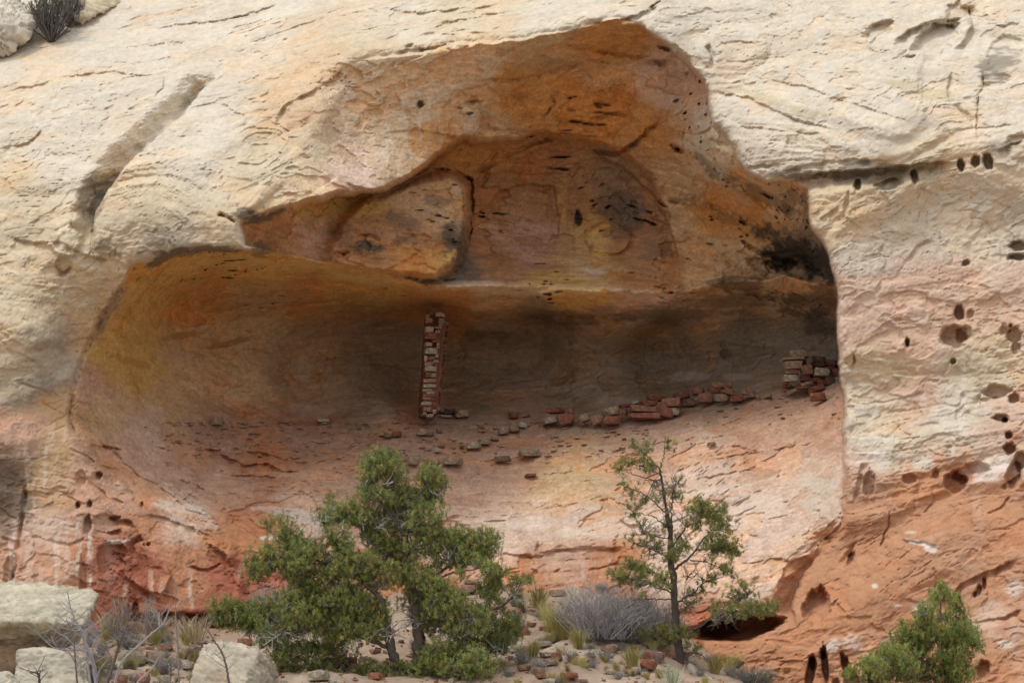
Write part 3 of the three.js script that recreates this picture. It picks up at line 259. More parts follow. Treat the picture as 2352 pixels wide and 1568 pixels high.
for (let j = 0; j < NY; j++) for (let i = 0; i < NX; i++) {
  const n = j * NX + i, px = GXS[i], py = GYS[j], [d0, mn, mm, mk, ml] = baseD(px, py);
  P.copy(at(px, py, d0)); const X = P.x, Y = P.y, Z = P.z;
  BED(px, py, bed); const th = bed[0] * Math.PI / 180, ct = Math.cos(th), st = Math.sin(th);
  // bedding coordinates (blend of fixed tilts keeps them from shearing)
  const a0 = Math.floor(bed[0] / 9), fr = bed[0] / 9 - a0;
  let lay = 0, thin = 0, slab = 0, saw = 0, al0 = 0;
  for (let k = 0; k < 2; k++) {
    const w = k ? fr : 1 - fr; if (w < 0.02) continue; const t = (a0 + k) * 9 * Math.PI / 180, c = Math.cos(t), s = Math.sin(t), al = X * c + Y * s, ac = -X * s + Y * c + 0.25 * noise(X * 0.35, Y * 0.35, Z * 0.2 + k);
    lay += w * fbm(al * 0.55, ac * 5.0, Z * 0.9 + a0 + k, 3);
    thin += w * noise(al * 0.9, ac * 22, Z * 1.2 + 40 + a0 + k);
    { const q = ac * 4.6 + 1.6 * noise(al * 0.7, ac * 1.3, Z * 0.5 + 7 + k) + 0.5 * noise(al * 3, ac * 3, Z * 2), f = q - Math.floor(q), on = sstep(-0.1, 0.35, noise(al * 0.9 + 31 * Math.floor(q), Math.floor(q) * 7.7, 2.2)); saw += w * on * (f < 0.86 ? f / 0.86 : (1 - f) / 0.14); }
    slab += w * fbm(al * 0.42 + 9, ac * 1.5, Z * 0.5 + 80 + a0 + k, 4);
  }
  const inside = Math.max(mn, ml);
  const floorM = ml * sstep(955, 990, py + (px - 1200) * 0.05) , backW = ml * (1 - floorM) * sstep(690, 740, py);
  const lump = fbm(X * 0.32, Y * 0.32, Z * 0.32 + 11, 3), mid = fbm(X * 1.3 + 5, Y * 1.3, Z * 1.3, 4), fine = fbm(X * 6, Y * 6, Z * 6 + 3, 3), grit = noise(X * 24, Y * 24, Z * 24);
  const rough = 0.5 + 0.5 * noise(X * 0.5 + 50, Y * 0.6, Z * 0.5);
  // exfoliation sheets: terraces of a slow noise
  const tl = slab * (5 - 2 * inside) + mid * 0.5 + 60, tf = tl - Math.floor(tl), sheet = Math.floor(tl) + sstep(0, 0.10, tf);
  const t2 = (fbm(X * 1.1 + 31, Y * 1.5, Z * 0.9, 3) * 5) + 60, sheet2 = Math.floor(t2) + sstep(0, 0.16, t2 - Math.floor(t2));
  const ceil = inside * (1 - floorM) * (1 - backW);
  const shM = (1 - 0.35 * ceil) * sstep(0.05, 0.5, noise(X * 0.75 + 71, Y * 1.0, Z * 0.6 + 2)), shN = (1 - 0.6 * ceil) * sstep(0.1, 0.5, noise(X * 1.1 + 171, Y * 1.3, Z * 0.9 + 2));
  let h = 0.24 * lump + 0.085 * mid * (1 - 0.5 * backW);
  h += (sheet - tl) * (0.055 + 0.06 * ceil) * shM * (1 - 0.55 * backW) * (1 + 0.9 * floorM * sstep(1130, 1040, py));
  h += (sheet2 - t2) * 0.036 * shN * (1 - 0.6 * backW);
  const bedM = (0.12 + 0.88 * sstep(-0.05, 0.4, noise(X * 0.4, Y * 0.7 + 20, Z * 0.3))) * (1 - 0.4 * backW);
  h += lay * 0.042 * bedM * (1 + 0.9 * floorM) + thin * 0.016 * bedM;
  h -= (saw - 0.3) * 0.044 * bedM * (1 - 0.5 * backW) * (1 + 1.2 * floorM * sstep(1250, 1080, py));
  const knob = fbm(X * 3.1, Y * 3.6, Z * 3.1 + 90, 3);
  h += knob * 0.032 * (0.3 + rough) * (1 - 0.5 * inside) + fine * 0.036 * (0.5 + rough * 0.8) * (1 - 0.45 * backW) + grit * 0.0085;
  // small holes scattered along some layers
  const ho = noise(X * 3.3, Y * 5.5, Z * 3.3 + 70), hb = noise(X * 0.5 + 3, Y * 1.3, 8.8);
  h += 0.06 * sstep(0.62, 0.8, ho) * sstep(0.1, 0.4, hb);
  // thin dark splits in the ceilings and the bedded floor
  const sA = X * ct + Y * st, sC = -X * st + Y * ct, sp = noise(sA * 1.5 + 3, sC * 15 + 2.2 * mid, Z * (2.2 + 3.5 * ceil)) + 0.35 * noise(sA * 5, sC * 30, Z * 9), spM = (ceil * 0.95 + floorM * 0.7 + (1 - inside) * 0.35) * sstep(0.0, 0.35, noise(X * 0.7, Y * 1.1 + 60, Z * 0.7));
  // spalled patches with crisp edges
  const pf = fbm(X * 0.7 + 0.3 * lay, Y * 0.8 + 33, Z * 0.6, 4), spall = sstep(0.10, 0.125, pf) * (1 - sstep(0.33, 0.36, pf)), pf2 = fbm(X * 1.6 + 70 + 0.4 * lay, Y * 2.2, Z * 1.4, 4), spall2 = sstep(0.16, 0.19, pf2);
  h += (0.030 + 0.03 * inside) * spall * (1 - 0.4 * backW) + (0.016 + 0.016 * inside) * spall2;
  h += (0.08 + 0.12 * ceil) * sstep(0.46, 0.72, sp) * spM;
  const sq = noise(sA * 3.2 + 9, sC * 26 + 2 * mid, Z * 4 + 30) + 0.3 * grit; h += (0.028 + 0.02 * floorM) * sstep(0.42, 0.62, sq) * sstep(-0.15, 0.3, noise(X * 0.6 + 90, Y * 0.9, Z * 0.6)) * (1 - 0.4 * backW);
  h += 0.30 * fbm(sA * 0.13 + 7, sC * 0.8, Z * 0.3, 3) * (1 - inside);
  const d = d0 + h + extra[n]; Dg[n] = d;
  P.copy(at(px, py, d)); pos[n * 3] = P.x; pos[n * 3 + 1] = P.y; pos[n * 3 + 2] = P.z;
  // ---------- colour
  const wx = px + 70 * fbm(X * 0.6, Y * 1.1, 3.1, 5) + 50 * (lay + 0.5 * thin), wy = py + 60 * fbm(X * 0.6, Y * 1.1, 63.1, 5) + 14 * thin;
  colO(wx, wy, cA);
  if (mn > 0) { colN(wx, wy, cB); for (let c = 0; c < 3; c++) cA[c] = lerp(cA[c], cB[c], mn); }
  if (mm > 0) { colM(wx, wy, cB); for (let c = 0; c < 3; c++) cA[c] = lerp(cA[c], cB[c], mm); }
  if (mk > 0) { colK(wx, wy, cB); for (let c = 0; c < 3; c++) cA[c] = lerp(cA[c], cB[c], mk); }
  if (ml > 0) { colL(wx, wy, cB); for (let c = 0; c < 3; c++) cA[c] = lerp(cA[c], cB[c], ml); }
  let [r, g, b] = cA;
  // red foot of the pillar begins at a ragged line
  if (ml < 0.5 && px > 1700) { const edge = py - (1075 + 40 * noise(px * 0.012, 4.4, 0.2) + 16 * noise(px * 0.06, 9, 0) + 25 * sstep(2080, 2160, px) * sstep(2330, 2200, px)), k = (1 - ml) * (1 - mn) * sstep(-6, 8, edge) * 0.8 * sstep(-0.75, 0.1, mid + 0.3 * noise(px * 0.02, py * 0.02, 77)); r = lerp(r, .475, k); g = lerp(g, .245, k); b = lerp(b, .135, k); }
  // layered tints, iron bands, mottling
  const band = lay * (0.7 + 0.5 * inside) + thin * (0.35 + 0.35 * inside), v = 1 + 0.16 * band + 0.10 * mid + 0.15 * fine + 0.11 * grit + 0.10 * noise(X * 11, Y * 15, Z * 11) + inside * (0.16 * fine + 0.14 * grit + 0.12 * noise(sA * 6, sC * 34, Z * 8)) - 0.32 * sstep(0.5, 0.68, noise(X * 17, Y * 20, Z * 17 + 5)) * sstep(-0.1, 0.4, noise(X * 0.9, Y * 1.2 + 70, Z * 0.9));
  r *= v; g *= v * (1 - 0.05 * lay); b *= v * (1 - 0.12 * lay);
  const iron = sstep(0.05, 0.55, fbm(X * 0.8, Y * 1.6 + 13, Z * 0.8, 4) + 0.25 * lay); r = lerp(r, r * 1.0, iron); g = lerp(g, g * 0.86, iron * 0.7); b = lerp(b, b * 0.70, iron * 0.7);
  // pale wash streaks down the walls
  const stk = fbm(X * 3.2, Y * 0.35, 5.5 + Z * 0.15, 3), stM = sstep(0.1, 0.5, stk) * (1 - floorM) * sstep(-0.2, 0.4, noise(X * 0.5, Y * 0.4, 91));
  const stA = stM * (px > 1900 ? 0.4 * sstep(560, 760, py) : px < 400 && py > 900 ? 0.6 : mn * (1 - mm) * sstep(1150, 900, px) * 0.65);
  r = lerp(r, .60, stA); g = lerp(g, .47, stA); b = lerp(b, .38, stA);
  // lichen and dust flecks on the open cliff
  const li = sstep(0.36, 0.62, fbm(X * 4.2, Y * 4.2, Z * 4.2 + 200, 3) ) * (1 - inside) * sstep(-0.1, 0.4, noise(X * 0.6, Y * 0.6, 301)); r = lerp(r, .30, li * 0.42); g = lerp(g, .285, li * 0.42); b = lerp(b, .25, li * 0.42);
  const pale = sstep(0.22, 0.6, fbm(X * 2.1, Y * 2.4, Z * 2.1 + 400, 4)); const pa = pale * 0.28; r = lerp(r, r * 1.14, pa * 2); g = lerp(g, g * 1.15, pa * 2); b = lerp(b, b * 1.2, pa * 2);
  // dark brown tint along the ceiling splits
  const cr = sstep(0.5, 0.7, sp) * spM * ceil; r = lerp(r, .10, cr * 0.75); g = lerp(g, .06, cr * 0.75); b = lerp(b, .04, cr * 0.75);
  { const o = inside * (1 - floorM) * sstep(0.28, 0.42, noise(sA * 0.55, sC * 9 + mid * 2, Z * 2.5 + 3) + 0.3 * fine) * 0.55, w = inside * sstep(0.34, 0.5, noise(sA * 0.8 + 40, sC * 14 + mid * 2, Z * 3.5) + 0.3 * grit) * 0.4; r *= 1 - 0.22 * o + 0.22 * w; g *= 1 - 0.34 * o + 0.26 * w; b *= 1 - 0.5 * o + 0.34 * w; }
  // fresher tint where sheets have spalled
  { const k = spall * (0.5 + 0.5 * inside), q = spall2 * (0.35 + 0.45 * inside); r *= (1 + 0.10 * k) * (1 - 0.10 * q); g *= (1 - 0.02 * k) * (1 - 0.16 * q); b *= (1 - 0.14 * k) * (1 - 0.24 * q); }
  extra[n] = v; indoor[n] = inside * 255; col[n * 3] = r; col[n * 3 + 1] = g; col[n * 3 + 2] = b;
}
const DRIPS = [[28, 1190, 1345, 9, salt, .8], [66, 1235, 1345, 16, blush, .9], [92, 1300, 1345, 8, salt, .5], [130, 1215, 1345, 8, salt, .7], [152, 1225, 1345, 12, blush, .8], [178, 1180, 1345, 7, salt, .6], [206, 1215, 1350, 8, salt, .9], [60, 1010, 1130, 8, blush, .8], [102, 1010, 1140, 5, salt, .7], [78, 1060, 1200, 7, blush, .6], [288, 1340, 1400, 9, blush, .8], [300, 1380, 1440, 8, salt, .5], [345, 1300, 1370, 8, blush, .8], [370, 1330, 1380, 7, blush, .6], [436, 1290, 1385, 7, blush, .7], [440, 1340, 1400, 5, salt, .5], [548, 1290, 1330, 5, blush, .6], [250, 1260, 1310, 9, blush, .7], [150, 900, 1010, 10, blush, .5], [120, 960, 1060, 6, salt, .4], [2210, 560, 700, 6, salt, .7], [2300, 660, 760, 6, salt, .5], [2212, 820, 1010, 9, salt, .75], [2120, 880, 950, 8, salt, .6], [2190, 980, 1060, 7, salt, .6], [2265, 900, 1000, 5, salt, .5], [2150, 900, 960, 5, salt, .5], [2080, 1010, 1080, 6, salt, .5], [2040, 520, 600, 5, salt, .5], [1930, 640, 720, 8, cream, .5],
  [905, 130, 270, 7, chalk, .5], [930, 180, 330, 5, salt, .6], [885, 270, 390, 9, salt, .55], [965, 255, 330, 5, salt, .8], [985, 230, 310, 4, salt, .5], [1010, 240, 330, 5, salt, .5], [1040, 120, 250, 7, chalk, .6], [1060, 150, 280, 6, chalk, .55], [870, 320, 410, 12, salt, .5], [840, 340, 420, 8, salt, .4], [1085, 110, 200, 8, chalk, .4], [950, 150, 250, 4, chalk, .4], [1130, 110, 170, 6, chalk, .4], [860, 200, 290, 5, chalk, .4], [1275, 440, 520, 5, chalk, .4], [1180, 1255, 1330, 6, blush, .6], [1255, 1290, 1340, 6, salt, .4], [1340, 1285, 1340, 7, salt, .4], [1400, 1280, 1330, 6, blush, .5], [1240, 1250, 1310, 4, rust, .7]];
for (const [cx, y0, y1, w, sc, strength] of DRIPS) for (let j = stepIndex(GYS, y0 - 4); j < stepIndex(GYS, y1 + 10); j++) for (let i = stepIndex(GXS, cx - w * 2.4); i < stepIndex(GXS, cx + w * 2.4); i++) {
  const n = j * NX + i, px = GXS[i], py = GYS[j], off = px - cx - 9 * noise(py * 0.018, cx, 1) - 4 * noise(py * 0.07, cx, 4), t = (py - y0) / (y1 - y0), ww = w * (0.55 + 0.45 * Math.sin(Math.min(1, Math.max(0, t)) * 3.1)) * (1 + 0.5 * noise(py * 0.06, cx, 8));
  const a = sstep(ww, ww * 0.55, Math.abs(off)) * sstep(-0.02, 0.1, t) * sstep(1.04, 0.9, t + 0.06 * noise(px * 0.3, cx, 2)) * strength * (py < 450 ? 0.6 : 0.9) * (0.6 + 0.7 * noise(px * 0.12, py * 0.04, 6));
  for (let q = 0; q < 3; q++) col[n * 3 + q] = lerp(col[n * 3 + q], sc[q] * (0.5 + 0.5 * extra[n]), clamp(a));
}
for (const [cx, cy, rx, ry, sc, strength, rag, tilt] of STAINS_AND_SHADING) {
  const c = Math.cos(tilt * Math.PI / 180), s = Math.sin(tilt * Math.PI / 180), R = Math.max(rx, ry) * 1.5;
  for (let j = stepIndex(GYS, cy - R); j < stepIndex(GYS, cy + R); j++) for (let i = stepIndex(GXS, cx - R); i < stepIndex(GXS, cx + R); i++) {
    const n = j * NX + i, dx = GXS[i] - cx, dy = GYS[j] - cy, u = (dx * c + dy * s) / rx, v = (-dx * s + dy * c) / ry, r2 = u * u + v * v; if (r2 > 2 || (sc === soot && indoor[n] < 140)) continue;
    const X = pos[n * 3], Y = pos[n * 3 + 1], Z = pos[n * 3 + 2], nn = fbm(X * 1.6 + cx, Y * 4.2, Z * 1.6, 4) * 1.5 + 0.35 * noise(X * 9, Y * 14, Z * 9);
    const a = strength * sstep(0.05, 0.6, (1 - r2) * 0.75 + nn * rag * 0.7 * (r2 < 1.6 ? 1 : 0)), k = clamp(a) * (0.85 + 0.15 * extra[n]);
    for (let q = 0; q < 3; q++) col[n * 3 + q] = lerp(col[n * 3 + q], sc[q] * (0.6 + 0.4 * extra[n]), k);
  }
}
{
  const idx = new Uint32Array((NX - 1) * (NY - 1) * 6); let o = 0;
  for (let j = 0; j < NY - 1; j++) for (let i = 0; i < NX - 1; i++) { const a = j * NX + i, b = a + 1, c = a + NX, d = c + 1; idx[o++] = a; idx[o++] = c; idx[o++] = b; idx[o++] = b; idx[o++] = c; idx[o++] = d; }
  const g = new THREE.BufferGeometry();
  g.setAttribute('position', new THREE.BufferAttribute(pos, 3)); g.setAttribute('color', new THREE.BufferAttribute(col, 3)); g.setIndex(new THREE.BufferAttribute(idx, 1)); g.computeVertexNormals();
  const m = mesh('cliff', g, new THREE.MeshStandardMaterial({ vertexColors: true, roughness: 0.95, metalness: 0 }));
  tag(m, 'cream and red sandstone cliff with a deep arched alcove', 'cliff', null, 'structure');
}
function cliffD(px, py) { const i = clamp(stepIndex(GXS, px), 0, NX - 1), j = clamp(stepIndex(GYS, py), 0, NY - 1); return Dg[j * NX + i]; }
const cliffAt = (px, py, toward = 0) => at(px, py, cliffD(px, py) - toward);
console.log('cliff ready', NX, NY);
// ================================================================= GROUND
function groundY(x, z) {
  const t = -z, K = [[-80, -3], [0, 0], [30, 1.7], [40, 2.85], [44, 3.7], [47, 4.5], [50, 5.35], [52, 5.9], [60, 7], [90, 8]];
  let y = t <= K[0][0] ? K[0][1] : K[K.length - 1][1];
  for (let k = 1; k < K.length; k++) if (t >= K[k - 1][0] && t <= K[k][0]) y = lerp(K[k - 1][1], K[k][1], (t - K[k - 1][0]) / (K[k][0] - K[k - 1][0]));
  const near = sstep(30, 42, t);
  y += near * (-1.25 * sstep(1.9, 4.2, x) * sstep(43, 49, t) - 0.5 * sstep(-1.5, -4, x) * sstep(44, 49, t) + 0.22 * noise(x * 0.5, z * 0.5, 2.2) + 0.07 * noise(x * 1.7, z * 1.7, 6.2) + 0.035 * noise(x * 6, z * 6, 1.2) + 0.014 * noise(x * 17, z * 17, 4.2));
  return y;
}
function groundHit(px, py) { // where the bearing meets the ground
  let lo = 30, hi = 53; const f = d => { const p = at(px, py, d); return p.y - groundY(p.x, p.z); };
  for (let i = 0; i < 40; i++) { const m = (lo + hi) / 2; if (f(m) > 0) lo = m; else hi = m; }
  return (lo + hi) / 2;
}
const onGround = (px, py) => { const p = at(px, py, groundHit(px, py)); p.y = groundY(p.x, p.z); return p; };
{
  const xs = axis(-9, 9, 0.075, -600, 600, 1.35), zs = axis(-52, -40, 0.075, -60, 500, 1.35), n = xs.length, m = zs.length, ps = [], cs = [], ix = [];
  for (const z of zs) for (const x of xs) {
    const y = groundY(x, z); ps.push(x, y, z);
    const a = fbm(x * 1.1, z * 1.1, 4.4, 4), b = fbm(x * 7, z * 7, 8.4, 3), k = sstep(-0.1, 0.35, fbm(x * 0.5, z * 0.5, 14, 3));
    const v = 1 + 0.3 * a + 0.5 * b; cs.push(lerp(.33, .37, k) * v, lerp(.235, .295, k) * v, lerp(.165, .225, k) * v);
  }
  for (let j = 0; j < m - 1; j++) for (let i = 0; i < n - 1; i++) { const a = j * n + i; ix.push(a, a + n, a + 1, a + 1, a + n, a + n + 1); }
  const g = new THREE.BufferGeometry(); g.setAttribute('position', new THREE.Float32BufferAttribute(ps, 3)); g.setAttribute('color', new THREE.Float32BufferAttribute(cs, 3)); g.setIndex(ix); g.computeVertexNormals();
  tag(mesh('ground', g, new THREE.MeshStandardMaterial({ vertexColors: true, roughness: 0.97 })), 'sandy rubble slope below the cliff', 'ground', null, 'structure');
}
// ================================================================= STONES
const V3 = (x, y, z) => new THREE.Vector3(x, y, z);
const C3 = a => new THREE.Color().setRGB(a[0], a[1], a[2]);
const stoneMats = {};
function stoneMat(key, c) { return stoneMats[key] ||= new THREE.MeshStandardMaterial({ color: C3(c.map(v => v * 1.12)), map: stoneTex, bumpMap: stoneBump, bumpScale: 0.012, roughness: 0.94 }); }
const SM_ = { red: stoneMat('red', [.30, .115, .07]), brick: stoneMat('brick', [.37, .15, .09]), rust: stoneMat('rust', [.37, .19, .12]), dark: stoneMat('dark', [.21, .10, .07]), brown: stoneMat('brown', [.30, .19, .13]), tan: stoneMat('tan', [.44, .32, .21]), cream: stoneMat('cream', [.50, .42, .31]), pale: stoneMat('pale', [.56, .50, .41]), pinkish: stoneMat('pinkish', [.46, .27, .19]), grey: stoneMat('grey', [.33, .29, .25]), mud: stoneMat('mud', [.27, .105, .065]) };
function boxUV(g, s = 0.7) { const p = g.attributes.position, n = g.attributes.normal, uv = new Float32Array(p.count * 2); for (let i = 0; i < p.count; i++) { const ax = Math.abs(n.getX(i)), ay = Math.abs(n.getY(i)), az = Math.abs(n.getZ(i)), x = p.getX(i), y = p.getY(i), z = p.getZ(i); const [u, v] = ax > ay && ax > az ? [z, y] : ay > az ? [x, z] : [x, y]; uv[2 * i] = u / s; uv[2 * i + 1] = v / s; } g.setAttribute('uv', new THREE.BufferAttribute(uv, 2)); return g; }
function blockGeo(seed, w, h, d, jag = 0.1, cham = 0.14) { // quarried or broken block, its base centre at the origin
  const r = rng(seed), pts = [];
  for (const sx of [-1, 1]) for (const sy of [-1, 1]) for (const sz of [-1, 1]) {
    const jx = 1 - jag * r() * 1.6, jy = 1 - jag * r() * 1.3, jz = 1 - jag * r() * 1.6, c = cham * (0.4 + r()), m = Math.min(w, h, d) * c;
    const X = sx * w / 2 * jx, Y = sy * h / 2 * jy, Z = sz * d / 2 * jz;
    pts.push(new THREE.Vector3(X - sx * m, Y, Z), new THREE.Vector3(X, Y - sy * m, Z), new THREE.Vector3(X, Y, Z - sz * m));
  }
  const g = new ConvexGeometry(pts); g.translate(0, h / 2, 0); return boxUV(g);
}
let stoneSeed = 100;
function stone(name, label, cat, grp, px, py, wpx, hpx, D, tilt, mat, opt = {}) { // px, py: middle of the stone on the drawing
  const m = PXM(D), w = wpx * m, h = hpx * m, seed = stoneSeed++, r = rng(seed * 31), d = opt.d || w * (0.55 + 0.4 * r()) + 0.03;
  const g = blockGeo(seed, w, h, d, opt.jag ?? 0.12, opt.cham ?? 0.16); g.translate(0, -h / 2, 0);
  const o = mesh(name, g, SM_[mat], opt.parent); o.position.copy(at(px, py, D + (opt.back ?? 0)));
  if (opt.parent) o.position.sub(opt.parent.position);
  o.rotation.set((r() - 0.5) * 0.16, (opt.yaw ?? (r() - 0.5) * 0.8), -tilt * Math.PI / 180);
  if (!opt.parent) tag(o, label, cat, grp);
  return o;
}
// ---- tall end of the broken masonry wall
{
  const D0 = 55.25, foot = at(986, 958, D0), g = group('masonry_pier', foot); tag(g, 'tall narrow remnant of red and cream stone masonry reaching the alcove ceiling', 'ruin');
  const Z = (X, Y) => [922 + X * .18, 696.2 + Y * .18], m = PXM(D0), yaw = 0.10;
  const put = (X0, X1, Y0, Y1, mat, tilt = 0) => { const [x, y] = Z((X0 + X1) / 2, (Y0 + Y1) / 2), r = rng(X0 * 7 + Y0), w = (X1 - X0) * .18 * m * 1.03, h = (Y1 - Y0) * .18 * m * 1.06, geo = blockGeo(X0 + Y0 * 3, w, h, 0.2 + 0.12 * r(), 0.14, 0.22); geo.translate(0, -h / 2, 0); const o = mesh('stone', geo, SM_[mat], g); o.position.copy(at(x, y, D0 + 0.08 + (X1 + X0 - 740) * .09 * m * 0.36 - 0.035 * r())).sub(foot); o.rotation.set((r() - .5) * .08, yaw + (r() - .5) * .12, -tilt * Math.PI / 180); };
  [[300, 360, 150, 200, 'brown'], [425, 545, 140, 188, 'tan', 9], [300, 392, 200, 262, 'rust'], [458, 540, 205, 272, 'brown'], [470, 522, 275, 302, 'tan'], [290, 412, 310, 382, 'cream'], [415, 515, 306, 330, 'tan'], [420, 492, 352, 390, 'tan'], [285, 466, 390, 472, 'red'], [380, 490, 474, 512, 'red'], [288, 386, 512, 556, 'cream', 5], [444, 484, 514, 552, 'cream'], [288, 462, 583, 662, 'cream', 3], [446, 484, 558, 592, 'tan'], [286, 332, 680, 752, 'cream'], [334, 430, 688, 730, 'brick'], [430, 476, 674, 708, 'cream'], [388, 472, 733, 772, 'tan'], [334, 388, 734, 764, 'red'], [283, 396, 766, 813, 'pinkish', 6], [400, 466, 778, 836, 'red'], [278, 456, 815, 882, 'cream', 2],
    [288, 366, 898, 960, 'red'], [366, 442, 903, 960, 'tan'], [270, 442, 973, 1022, 'pinkish'], [264, 450, 1038, 1082, 'cream'], [264, 392, 1098, 1136, 'tan'], [390, 418, 1086, 1112, 'rust'], [308, 416, 1138, 1166, 'cream', -3], [262, 430, 1169, 1197, 'brick'], [262, 366, 1208, 1238, 'pinkish', 4], [360, 436, 1222, 1252, 'red'], [244, 382, 1268, 1312, 'cream'], [278, 346, 1246, 1268, 'red'], [385, 430, 1268, 1330, 'red'], [272, 302, 1342, 1386, 'tan'], [308, 356, 1338, 1392, 'tan'], [360, 430, 1334, 1372, 'rust'], [392, 436, 1372, 1420, 'pale'], [260, 310, 1398, 1436, 'tan'], [308, 412, 1420, 1462, 'cream']].forEach(a => put(...a));
  // mud core and the small chinking stones of the long side
  const topP = at(993, 717, D0 + 0.1), h = topP.y - foot.y, core = new THREE.BoxGeometry(0.30, h, 1.1, 6, 40, 12), p = core.attributes.position;
  for (let i = 0; i < p.count; i++) { const x = p.getX(i), y = p.getY(i), z = p.getZ(i), k = y / h + 0.5; p.setXYZ(i, x * (0.86 + 0.22 * k) + 0.02 * noise(x * 9, y * 9, z * 9), y, z + 0.02 * noise(x * 9 + 5, y * 9, z * 9)); }
  core.computeVertexNormals(); const c = mesh('mortar', boxUV(core), SM_.mud, g); c.rotation.y = yaw; const mid = at(991, 838, D0 + 0.62); c.position.copy(mid).sub(foot); c.rotation.z = -0.075;
  const r = rng(77); for (let k = 0; k < 56; k++) { const t = k / 56, v = r(), y = lerp(0.1, h - 0.1, t), s = 0.05 + 0.07 * r(), geo = blockGeo(900 + k, s * 1.5, s * 0.6, 0.12, 0.1, 0.2), o = mesh('chinking_stone', geo, SM_[['mud', 'red', 'rust', 'dark', 'tan'][Math.floor(r() * 5)]], g); const lx = 0.15 * (0.86 + 0.22 * t), lz = lerp(0.42, -0.2, v); o.position.set(c.position.x + lx * Math.cos(yaw) + lz * Math.sin(yaw) + (t - 0.5) * 0.14, y, c.position.z - lx * Math.sin(yaw) + lz * Math.cos(yaw)); o.rotation.y = yaw + Math.PI / 2 + (r() - .5) * .2; }
}
// ---- low ruined wall beside the pillar of the cliff
{
  const Z = (X, Y) => [1223 + X * .32, 771.5 + Y * .32], D0 = cliffD(...Z(1860, 412)) - 0.18, g = group('stone_ruin', at(...Z(1960, 400), D0)); tag(g, 'knee high ruined wall of stacked red and tan stones next to the cliff pillar', 'ruin');
  for (const [X, Y, w, h, mat, tilt = 0, back = 0] of [[1915, 133, 150, 56, 'tan', -4, .1], [1878, 166, 190, 20, 'tan', -3], [1868, 211, 146, 68, 'tan', -1], [1940, 205, 60, 80, 'brown', 0, .25], [1865, 258, 110, 34, 'rust'], [1855, 306, 118, 54, 'cream', 0], [1820, 344, 42, 20, 'red'], [1892, 350, 84, 18, 'tan', -8, .05], [1815, 364, 52, 14, 'red'], [1808, 388, 48, 30, 'rust'], [1850, 372, 60, 24, 'brown', 0, .15], [1968, 243, 98, 78, 'rust', -10, -.05], [1962, 306, 88, 52, 'dark', 0, .02], [2078, 268, 140, 60, 'cream', 5, -.03], [2035, 318, 84, 32, 'brick', -8], [1968, 345, 98, 30, 'pinkish', -10, -.08], [1950, 374, 114, 18, 'red', -2, -.1], [2035, 378, 124, 42, 'brick', -16, -.2], [1865, 397, 74, 24, 'tan', -24, -.15], [2068, 334, 66, 40, 'red', -12], [2132, 325, 78, 62, 'dark', -4, -.05], [2188, 262, 66, 62, 'red', -8, .05], [2198, 316, 54, 40, 'grey', -6, -.1], [2060, 172, 104, 46, 'dark', 4, .45], [2142, 197, 104, 46, 'dark', 8, .45], [2050, 212, 120, 40, 'dark', 0, .4], [2130, 236, 110, 30, 'red', 0, .35], [2000, 275, 60, 60, 'dark', 0, .25]])
    stone('stone', '', '', '', ...Z(X, Y), w * .32, h * .32, D0, tilt, mat, { parent: g, back, yaw: ((X * 7) % 10 - 5) * 0.05, jag: 0.2, cham: 0.26 });
}
